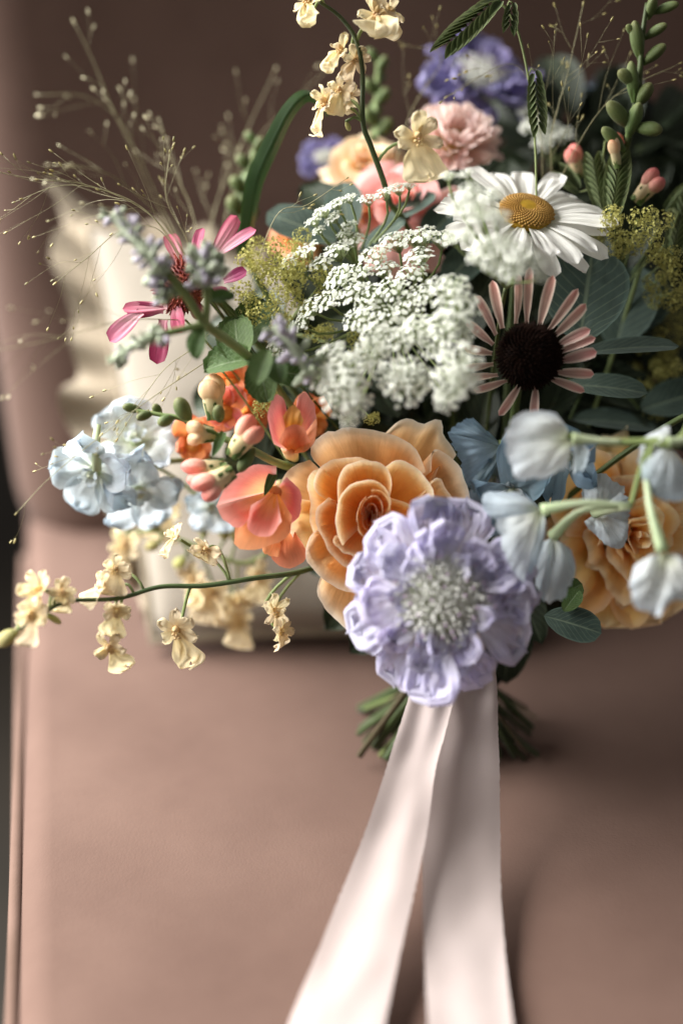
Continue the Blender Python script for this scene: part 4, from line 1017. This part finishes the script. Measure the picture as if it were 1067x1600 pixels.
def mantle(label, node, items, seed=1):
    t = flower('ladys_mantle', label, "lady's mantle", P(*node), D(0, .4, .9), .001, MAT['stem_pale'])
    r = random.Random(seed)
    for x, y, d, rp in items:
        c = P(x, y, d); R = px(rp, d)
        for _ in range(3):
            cc_ = c + Vector((r.uniform(-1, 1), r.uniform(-1, 1), r.uniform(-1, 1))) * R * .7
            t.part('floret_cluster', ALCH[r.randrange(4)], T(cc_) @ basis(D(r.uniform(-1, 1), r.uniform(-1, 1), 1), None, r.uniform(0, 6)) @ S(R * r.uniform(.55, .8)), kind='stuff')
        t.part('branchlet', MB().tube(bez(P(*node), P(*node).lerp(c, .5), c - D(0, .3, .5) * .005, c, 6), .0004, 4).mesh('branchlet', MAT['stem_pale']))


mantle('frothy yellow green lady\'s mantle left of the white lace flower', (440, 520, .665), [(430, 405, 0.628, 28), (400, 430, 0.626, 28), (450, 440, 0.622, 32), (385, 470, 0.624, 26), (420, 470, 0.620, 30), (470, 470, 0.623, 28), (370, 500, 0.626, 22), (440, 500, 0.628, 26), (480, 420, 0.624, 24), (500, 440, 0.626, 22), (390, 400, 0.636, 24), (460, 385, 0.633, 22), (415, 620, 0.628, 18), (410, 640, 0.618, 14), (360, 530, 0.633, 18), (500, 520, 0.633, 24), (560, 540, 0.633, 24), (580, 650, 0.628, 16), (470, 590, 0.628, 16)], 2)
mantle('yellow green lady\'s mantle at the right edge above the eucalyptus', (960, 470, .69), [(962, 352, 0.616, 26), (995, 345, 0.627, 28), (1025, 365, 0.627, 26), (975, 385, 0.632, 24), (1010, 400, 0.630, 28), (1045, 400, 0.632, 24), (930, 370, 0.639, 20), (1035, 430, 0.639, 24), (1055, 455, 0.639, 24), (1030, 475, 0.644, 22), (940, 400, 0.644, 22)], 3)
mantle('dull yellow green lady\'s mantle at the right edge below the eucalyptus', (980, 640, .70), [(1040, 510, .665, 24), (1020, 560, .668, 26), (1045, 580, .664, 24), (1025, 610, .664, 26), (1045, 640, .664, 22), (1000, 590, .672, 22), (985, 715, .652, 10), (1010, 650, .67, 22), (1055, 540, .67, 22)], 4)


# ------------------------------------------------------------------ leaves
def leafmesh(L, W_, p_, q_, mat, c1=-.3, cup=.15, ruf=0., seed=0, crease=0., nu=10, nv=14, serr=0.):
    mb = petal(L, W_, p_, q_, .05, .1, c1, cup, ruf, 2, nu=nu, nv=nv, seed=seed, crease=crease)
    if serr:
        for i, (u, v) in enumerate(mb.uv):
            if u < .01 or u > .99: mb.v[i] = mb.v[i] * (1 + serr * ((i // (nu + 1)) % 2))
    # raised midrib
    for i, (u, v) in enumerate(mb.uv):
        if abs(u - .5) < .01: mb.v[i] = mb.v[i] + Vector((0, 0, -.03 * W_))
    return mb.mesh('leaf', MAT[mat])


t = flower('eucalyptus_branch', 'round leaved blue green eucalyptus sprig right of the dark coneflower', P and 'eucalyptus', P(930, 560, .68), D(.3, .4, .8), .0016, MAT['stem_dark'])
for i, (x, y, d, upv, nv_, L, W_) in enumerate(((905, 535, .628, (.15, 1, -.1), (-.25, .15, 1), 152, 132), (960, 545, .662, (.3, 1, 0), (-.4, .1, .9), 135, 100), (905, 552, .632, (1, .18, .1), (-.1, .85, .5), 155, 62), (880, 600, .64, (1, -.45, 0), (-.1, .7, .6), 130, 60), (890, 655, .655, (1, .1, 0), (.1, .8, .5), 140, 70), (1000, 640, .66, (.9, .3, 0), (-.1, .5, .8), 110, 70), (940, 520, .668, (.8, .7, 0), (-.2, .1, 1), 130, 100))):
    t.part('leaf', leafmesh(px(L, d), px(W_, d), .62, .45, 'leaf_euca', -.25, .12, 0, i), T(P(x, y, d)) @ basis(D(*nv_), D(*upv)))
    t.part('leaf_stalk', MB().tube([P(930, 560, .68), P(x, y, d).lerp(P(930, 560, .68), .4), P(x, y, d)], .0008, 5).mesh('leaf_stalk', MAT['stem_dark']))
t = flower('eucalyptus_branch', 'grey green eucalyptus leaves behind the upper lace flower and blade of grass', 'eucalyptus', P(520, 420, .69), D(-.3, .6, .6), .0016, MAT['stem_dark'])
for i, (x, y, d, upv, nv_, L, W_) in enumerate(((525, 376, .652, (-1, .55, 0), (-.1, .35, .9), 125, 60), (545, 370, .66, (-.2, 1, 0), (-.3, .2, .9), 95, 62), (600, 350, .655, (.85, .6, 0), (-.3, .6, .8), 95, 44), (560, 395, .65, (.9, .6, 0), (-.4, .5, .8), 90, 36), (660, 380, .655, (.6, .7, 0), (-.2, .3, 1), 80, 60), (690, 450, .66, (.6, .7, 0), (-.2, .3, 1), 90, 60))):
    t.part('leaf', leafmesh(px(L, d), px(W_, d), .62, .45, 'leaf_euca', -.2, .12, 0, i + 20), T(P(x, y, d)) @ basis(D(*nv_), D(*upv)))
t = flower('eucalyptus_branch', 'small green leaves hanging under the pale blue bells beside the scabiosa', 'eucalyptus', P(850, 925, .64), D(.3, -.5, .8), .0012, MAT['stem_dark'])
for i, (x, y, d, upv, nv_, L, W_) in enumerate(((850, 962, .618, (1, -.38, 0), (-.1, .4, .9), 92, 56), (868, 935, .622, (.9, .5, 0), (.1, .2, 1), 50, 36), (880, 955, .615, (.6, .8, 0), (-.3, .2, 1), 42, 30))):
    t.part('leaf', leafmesh(px(L, d), px(W_, d), .62, .45, 'leaf_mint' if i else 'leaf_euca', -.3, .15, 0, i + 30), T(P(x, y, d)) @ basis(D(*nv_), D(*upv)))
# folded blade
t = flower('grass_blade', 'long dark green blade leaf arching up beside the orchid stem', 'leaf', P(385, 395, .66), D(-.2, .9, .3), .0016, MAT['stem_dark'])
bl = smooth([P(383, 400, .66), P(392, 340, .652), P(405, 280, .645), (P(428, 225, .642)), P(452, 175, .64), P(478, 148, .64), P(500, 155, .645), P(512, 180, .655)], 8)
wd = [.0032, .0042, .0046, .0043, .0036, .0030, .0022, .0008]


def blade(u, v):
    k = v * (len(bl) - 1); a = int(k); b = min(a + 1, len(bl) - 1); p = bl[a].lerp(bl[b], k - a)
    tg = (bl[min(a + 2, len(bl) - 1)] - bl[max(a - 1, 0)]).normalized()
    sd = tg.cross(D(.5, .1, .8)).normalized(); nn = sd.cross(tg)
    kk = v * 7; wv = wd[int(kk)] + (wd[min(7, int(kk) + 1)] - wd[int(kk)]) * (kk - int(kk)); s = 2 * u - 1
    return p + sd * s * wv + nn * (-abs(s) * wv * .75 + .0006 * math.sin(v * 14))


t.part('leaf', MB().grid(8, 60, blade).mesh('leaf', MAT['leaf_blade']))

# filler foliage added deep in the bouquet to keep its under-lit gaps dark
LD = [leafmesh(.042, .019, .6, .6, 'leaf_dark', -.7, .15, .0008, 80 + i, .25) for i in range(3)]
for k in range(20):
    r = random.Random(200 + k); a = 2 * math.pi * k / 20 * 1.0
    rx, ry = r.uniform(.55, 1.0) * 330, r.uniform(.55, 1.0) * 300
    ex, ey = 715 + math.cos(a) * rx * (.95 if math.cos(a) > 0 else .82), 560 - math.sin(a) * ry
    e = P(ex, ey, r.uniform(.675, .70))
    t = flower('added_leafy_stem', 'dark green leafy filler stem added to darken the gaps between the bouquet flowers', 'foliage stem', e, D(math.cos(a) * .6, math.sin(a) * .6, .5), .0012, MAT['stem_dark'], 'dark filler foliage added in the shaded gaps inside the bouquet', .05)
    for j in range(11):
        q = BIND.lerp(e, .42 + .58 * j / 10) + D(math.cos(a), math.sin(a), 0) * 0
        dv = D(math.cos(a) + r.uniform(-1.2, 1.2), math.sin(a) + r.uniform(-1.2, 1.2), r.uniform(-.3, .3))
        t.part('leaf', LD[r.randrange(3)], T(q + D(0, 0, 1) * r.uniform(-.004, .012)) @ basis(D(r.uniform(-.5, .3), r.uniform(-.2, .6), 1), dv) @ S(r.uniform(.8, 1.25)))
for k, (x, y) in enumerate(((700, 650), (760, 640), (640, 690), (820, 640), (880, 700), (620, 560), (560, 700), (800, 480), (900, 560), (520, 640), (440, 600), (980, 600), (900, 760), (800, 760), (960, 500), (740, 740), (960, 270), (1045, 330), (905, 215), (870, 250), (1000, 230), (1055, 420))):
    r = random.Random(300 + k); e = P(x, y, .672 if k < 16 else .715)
    t = flower('added_leafy_stem', 'dark green leafy filler stem added to darken the gaps between the bouquet flowers', 'foliage stem', e, D(0, .3, .9), .0012, MAT['stem_dark'], 'dark filler foliage added in the shaded gaps inside the bouquet', .03)
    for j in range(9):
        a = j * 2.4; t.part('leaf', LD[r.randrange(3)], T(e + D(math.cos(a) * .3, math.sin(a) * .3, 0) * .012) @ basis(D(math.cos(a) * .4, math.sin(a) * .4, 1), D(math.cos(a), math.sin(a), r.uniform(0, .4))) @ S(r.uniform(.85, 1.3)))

# ------------------------------------------------------------------ mint with grey lilac spikes
t = flower('mint_stem', 'mint stem with fuzzy grey lilac spikes in front of the magenta coneflower', 'mint', P(402, 568, .612), D(-.6, .5, .6), .0018, MAT['stem_pale'])
BR = [([(402, 568, .612), (360, 535, .592), (320, 505, .578), (290, 460, .570), (262, 425, .566)], .0020), ([(322, 506, .578), (324, 470, .574), (322, 435, .572)], .0016), ([(322, 506, .578), (285, 515, .572), (255, 522, .568)], .0015)]
for pts, r0 in BR: t.part('branch', MB().tube(smooth([P(*p) for p in pts], 6), r0, 8).mesh('branch', MAT['stem_pale']))


def spike(t, pts, rad, seed, pale=.5, taper=.6):
    r = random.Random(seed); ax = smooth([P(*p) for p in pts], 6); A = MB(); Bm = MB(); n = len(ax)
    for k in range(int(95)):
        f = r.random(); p = ax[min(n - 1, int(f * n))]; tg = (ax[min(n - 1, int(f * n) + 1)] - ax[max(0, int(f * n) - 1)]).normalized()
        whorl = .75 + .35 * math.sin(f * 22)
        o = tg.orthogonal(); o.rotate(Matrix.Rotation(r.uniform(0, 6.28), 3, tg)); o = (o + tg * r.uniform(.2, .9)).normalized()
        L = rad * (1 - (1 - taper) * f) * whorl * r.uniform(.7, 1.15)
        (A if r.random() < pale else Bm).blob(L * .19, L * .19, L * .34, T(p + o * L * .75) @ basis(o, Vector((.1, .2, 1))), 6, 5)
    t.part('spike', A.mesh('spike', MAT['mint_bud']), kind='stuff'); t.part('spike', Bm.mesh('spike', MAT['mint_bud_green']), kind='stuff')
    t.part('spike_axis', MB().tube(ax, rad * .3, 7).mesh('spike_axis', MAT['mint_bud_green']))


spike(t, [(262, 428, .566), (235, 400, .565), (205, 365, .566), (178, 335, .568)], px(34, .566), 1, .6)
spike(t, [(322, 450, .571), (318, 425, .570), (322, 402, .572)], px(36, .57), 2, .5, .9)
spike(t, [(258, 520, .566), (225, 532, .564), (195, 550, .565), (178, 565, .566)], px(24, .565), 3, .25)
spike(t, [(262, 470, .574), (256, 455, .572), (252, 445, .572)], px(22, .57), 4, .4, .9)
for x, y, d, upv, L, W_, nv_ in ((375, 570, .606, (-.2, 1, 0), 90, 60, (-.2, .3, 1)), (400, 560, .604, (-1, -.1, 0), 85, 62, (-.1, .6, .8)), (405, 560, .602, (.2, -1, 0), 70, 52, (-.3, .1, 1)), (318, 512, .576, (-.3, -1, 0), 50, 36, (-.4, .2, .9)), (380, 545, .62, (.3, 1, 0), 90, 60, (-.2, .2, 1)), (420, 580, .62, (1, -.1, 0), 80, 56, (0, .4, 1)), (322, 470, .576, (1, .3, 0), 46, 26, (-.1, .5, 1))):
    t.part('leaf', leafmesh(px(L, d), px(W_, d), .6, .55, 'leaf_mint', -.5, .2, .0006, int(x), .2, 12, 18, .05), T(P(x, y, d)) @ basis(D(*nv_), D(*upv)))
t = flower('mint_stem', 'blurred grey lilac mint spike overlapping the left side of the white lace', 'mint', P(500, 590, .60), D(0, .4, .8), .0014, MAT['stem_pale'])
spike(t, [(492, 588, .580), (470, 560, .576), (450, 532, .574), (428, 512, .575)], px(30, .576), 6, .7, .8)
for x, y, d, upv, L, W_ in ((420, 545, .58, (-.3, -1, 0), 62, 40), (430, 555, .582, (.3, -1, 0), 50, 34)):
    t.part('leaf', leafmesh(px(L, d), px(W_, d), .6, .55, 'leaf_mint', -.4, .2, 0, int(x), .2), T(P(x, y, d)) @ basis(D(-.3, .3, .9), D(*upv)))


# ------------------------------------------------------------------ fine panicle grass
def panicle(label, pts, nb, blen, seed, seedpale=False, rad=.00030, group=None, up=None):
    rad *= .36; nb = max(4, int(nb * .6)); r = random.Random(seed); P0 = [P(*p) for p in pts]; ax = smooth(P0, 8); n = len(ax)
    t = flower('panicle_grass', label, 'grass', ax[0], D(-.5, .5, .5), .0006, MAT['stem_pale'], group)
    st = MB(); sd = MB()
    st.tube(ax, [rad * 1.25 * (1 - .6 * i / n) + .00008 for i in range(n)], 5)

    def seed_at(p, dr):
        L = r.uniform(.0008, .0014); sd.blob(L * .40, L * .42, L, T(p + dr * L) @ basis(dr, Vector((.1, .2, 1))), 5, 4)
    seed_at(ax[-1], (ax[-1] - ax[-2]).normalized())
    for b in range(nb):
        f = .25 + .72 * (b + r.random()) / nb; k = int(f * (n - 1)); p = ax[k]; tg = (ax[min(n - 1, k + 1)] - ax[max(0, k - 1)]).normalized()
        o = tg.orthogonal(); o.rotate(Matrix.Rotation(r.uniform(0, 6.28), 3, tg))
        dr = (tg + o * r.uniform(.35, .8)).normalized(); L = blen * (1.1 - .7 * f) * r.uniform(.6, 1.2)
        q = p + dr * L * .5 + Vector((0, 0, r.uniform(-.1, .06))) * L; e = p + dr * L + tg * L * .2 + Vector((0, 0, r.uniform(-.25, .05))) * L
        br = smooth([p, q, e], 4); st.tube(br, [rad * .75] * 5 + [rad * .5] * (len(br) - 5), 4); seed_at(e, (e - q).normalized())
        for _ in range(r.randint(0, 2) if seedpale else r.randint(1, 3)):
            g = r.uniform(.35, .95); bp = br[int(g * (len(br) - 1))]; o2 = dr.orthogonal(); o2.rotate(Matrix.Rotation(r.uniform(0, 6.28), 3, dr))
            d2 = (dr + o2 * r.uniform(.3, .7)).normalized(); L2 = L * r.uniform(.15, .35)
            st.tube([bp, bp + d2 * L2], rad * .45, 3); seed_at(bp + d2 * L2, d2)
    t.part('branches', st.mesh('branches', MAT['straw']), kind='stuff'); t.part('seeds', sd.mesh('seeds', MAT['seed_pale' if seedpale else 'seed']), kind='stuff')


panicle('pale grass panicle rising highest at the upper left', [(300, 420, .60), (262, 340, .575), (215, 240, .560), (180, 180, .556), (130, 150, .555), (62, 148, .556)], 9, .035, 1, True, .00036)
panicle('upright grass panicle at the upper left with its tip near the top', [(300, 420, .60), (240, 310, .575), (205, 230, .562), (172, 160, .56), (148, 100, .56), (118, 38, .56)], 6, .022, 2, True, .00032)
panicle('grass panicle bending left across the pale cushion top', [(310, 430, .61), (250, 340, .59), (190, 285, .575), (150, 265, .57), (92, 258, .57)], 12, .03, 3, True, .00034)
panicle('sharp fine grass panicle with seeds over the cushion corner', [(300, 430, .62), (245, 345, .618), (170, 300, .618), (95, 290, .618), (25, 315, .618)], 16, .045, 4)
panicle('sharp fine grass panicle sweeping out to the left frame edge', [(300, 430, .62), (230, 330, .615), (140, 290, .612), (60, 280, .61), (-10, 268, .61)], 12, .045, 5)
panicle('fine grass panicle hanging down over the cushion face', [(300, 440, .62), (250, 360, .614), (190, 360, .612), (140, 400, .612), (90, 440, .612)], 14, .045, 6)
panicle('blurred grass panicle drooping left below the cushion corner', [(290, 500, .62), (200, 500, .585), (120, 520, .57), (60, 535, .565), (-5, 548, .565)], 12, .045, 7, True)
panicle('thin grass panicle drooping towards the chair edge above the orchids', [(330, 560, .62), (240, 620, .605), (160, 680, .60), (80, 745, .60), (28, 800, .60)], 8, .035, 8)
panicle('short fine grass panicle between the coneflower and snapdragon tip', [(350, 500, .62), (300, 545, .612), (250, 585, .61), (185, 684, .612)], 10, .04, 9)
panicle('blurred grass panicle standing up left of the blade leaf', [(320, 430, .68), (335, 330, .70), (370, 240, .705), (430, 110, .71)], 8, .035, 10, True, .00040)
panicle('blurred grass panicle leaning right behind the blade leaf tip', [(340, 420, .68), (360, 310, .70), (400, 220, .71), (520, 100, .71)], 8, .04, 11, True, .00038)
panicle('blurred grass panicle behind the magenta coneflower', [(320, 430, .66), (300, 330, .67), (275, 270, .675), (250, 190, .68)], 10, .04, 12, True, .00034)
panicle('short dense grass panicle above the magenta coneflower', [(310, 430, .64), (290, 370, .634), (260, 310, .63), (265, 240, .63)], 10, .035, 13)
panicle('fine grass stalk crossing over the grey green leaf', [(380, 480, .63), (430, 340, .622), (480, 320, .62), (540, 280, .618)], 5, .02, 14)
panicle('wispy grass panicle at the top right behind the seed head', [(870, 330, .66), (860, 220, .645), (885, 120, .64), (910, 10, .64)], 12, .045, 15)
panicle('wispy grass panicle reaching into the upper right corner', [(850, 340, .66), (900, 230, .64), (960, 150, .636), (1060, 100, .636)], 12, .04, 16)
panicle('wispy grass panicle arching left above the violet scabiosa', [(850, 340, .66), (840, 180, .645), (800, 100, .64), (700, 150, .64)], 9, .04, 17)
panicle('wispy dim grass panicle behind the upper orchid flowers', [(600, 330, .67), (640, 180, .67), (690, 90, .67), (630, 70, .67)], 8, .04, 18)


# ------------------------------------------------------------------ flat oat seed heads
SCALE = petal(1., .42, .5, .8, .5, .15, -.1, .25, nu=6, nv=8, crease=.5).mesh('scale', MAT['oat'])


def oats(label, st, heads, seed=1):
    t = flower('oat_grass', label, 'grass', P(*st[0]), D(.1, .8, .4), .0009, MAT['stem_pale'])
    ax = smooth([P(*p) for p in st], 8); t.part('stalk', MB().tube(ax, .0005, 6).mesh('stalk', MAT['stem_pale']))
    for (x0, y0, x1, y1, d0, d1, w_, n, nv_) in heads:
        a, b = P(x0, y0, d0), P(x1, y1, d1); v = b - a; L = v.length
        q = min(ax, key=lambda c: (c - a).length)
        t.part('stalk', MB().tube([q, q.lerp(a, .5) + D(0, 1, 0) * .002, a], .0004, 5).mesh('stalk', MAT['stem_pale']))
        H = T(a) @ basis(D(*nv_), v)
        ws = px(w_, d0); ls = ws * .72
        for k in range(n):
            f = k / n; env = math.sin(math.pi * (.16 + .74 * f)) ** .7
            sd_ = 1 if k % 2 else -1
            t.part('scale', SCALE, H @ T((sd_ * ws * .06, f * L * .86, .0004 * sd_)) @ RZ(-sd_ * .42 * env) @ RY(sd_ * .25) @ S(ls * (.6 + .5 * env), ls * (.65 + .45 * env), ls))
    return t


oats('flat green seed heads bending over the violet scabiosa at the top', [(838, 330, .63), (836, 230, .628), (828, 140, .626), (812, 60, .626), (795, 20, .626), (778, 2, .626)],
     [(780, 0, 690, 82, .624, .618, 60, 18, (-.3, .5, .9)), (800, 4, 796, 52, .624, .622, 30, 9, (-.2, .2, 1)), (835, 110, 842, 215, .624, .620, 36, 16, (-.1, .1, 1))])
oats('dark flat seed heads standing right of the daisy', [(915, 360, .65), (935, 290, .64), (945, 220, .64)],
     [(940, 330, 925, 235, .636, .634, 44, 15, (-.2, .2, 1)), (955, 345, 968, 238, .632, .63, 50, 17, (-.3, .1, 1)), (905, 300, 880, 260, .645, .64, 36, 10, (-.2, .3, 1))])
oats('dark flat seed head at the right edge by the lady\'s mantle', [(1000, 420, .65), (1040, 380, .645), (1060, 330, .642)], [(1050, 410, 1066, 310, .642, .64, 48, 15, (-.4, .2, 1)), (1040, 330, 1075, 300, .65, .65, 40, 10, (-.3, .3, 1))])

# ------------------------------------------------------------------ ribbon
rib = Thing('silk_ribbon', 'long blush white silk ribbon tied round the stems with two loose tails', 'ribbon', P(700, 1060, .63))
wr = MB()
pts = []
up_ = (P(700, 900, .63) - P(702, 1180, .662)).normalized(); fx = RT; fz = up_.cross(fx)


def wrap(u, v):
    a = 2 * math.pi * u; rr = .0165 + .0012 * math.sin(3 * a + 9 * v) * .4 + .0010 * math.sin(v * math.pi * 6)
    return BIND + up_ * ((v - .5) * .042) + (fx * math.cos(a) + fz * math.sin(a)) * rr


rib.part('wrap', wr.grid(40, 14, wrap).mesh('wrap', MAT['silk']))


def tail(edges, seed, twist=0.):
    ls = smooth([P(x0, y, d0) for (y, x0, x1, d0, d1) in edges], 10); rsd = smooth([P(x1, y, d1) for (y, x0, x1, d0, d1) in edges], 10); n = len(ls) - 1

    def fn(u, v):
        k = v * n; a = int(k); b = min(n, a + 1); l = ls[a].lerp(ls[b], k - a); r_ = rsd[a].lerp(rsd[b], k - a)
        p = l.lerp(r_, u); nn = (r_ - l).cross(ls[b] - ls[max(0, a - 1)]).normalized()
        if nn.dot(FW) > 0: nn = -nn
        fr = .00045 * noise.noise(Vector((v * 160, seed, 0))) if u in (0., 1.) else 0
        fold = .0011 * math.sin(u * 4 + v * 5 + seed) * (1 - v * .4) + .0035 * math.exp(-v * 7) * math.sin(u * 11 + seed) + .0012 * noise.noise(Vector((u * 2.2, v * 9, seed)))
        return p + nn * fold + (r_ - l).normalized() * fr
    mb = MB().grid(18, 150, fn)
    return mb


rib.part('tail', tail([(1030, 652, 716, 0.6240, 0.6220), (1075, 644, 712, 0.6160, 0.6130), (1130, 627, 699, 0.6060, 0.6030), (1200, 604, 681, 0.5960, 0.5930), (1300, 570, 667, 0.5870, 0.5850), (1400, 530, 646, 0.5710, 0.5700), (1500, 490, 623, 0.5520, 0.5510), (1600, 450, 601, 0.5290, 0.5290), (1720, 405, 575, 0.5010, 0.5010), (1850, 350, 545, 0.4750, 0.4750)], 1).mesh('tail', MAT['silk']))
rib.part('tail', tail([(1030, 682, 768, 0.6240, 0.6300), (1075, 686, 774, 0.6200, 0.6260), (1130, 684, 777, 0.6130, 0.6180), (1200, 676, 780, 0.6030, 0.6080), (1300, 662, 782, 0.5950, 0.5990), (1400, 660, 783, 0.5790, 0.5810), (1500, 663, 790, 0.5585, 0.5585), (1600, 668, 801, 0.5315, 0.5315), (1720, 676, 815, 0.5030, 0.5030), (1850, 684, 832, 0.4770, 0.4770)], 4).mesh('tail', MAT['silk']))
rib.part('knot', MB().blob(.011, .008, .009, T(P(690, 1042, .622)), 14, 10, lambda q, u, v: q * (1 + .15 * math.sin(6 * math.pi * u + 4 * v))).mesh('knot', MAT['silk']))
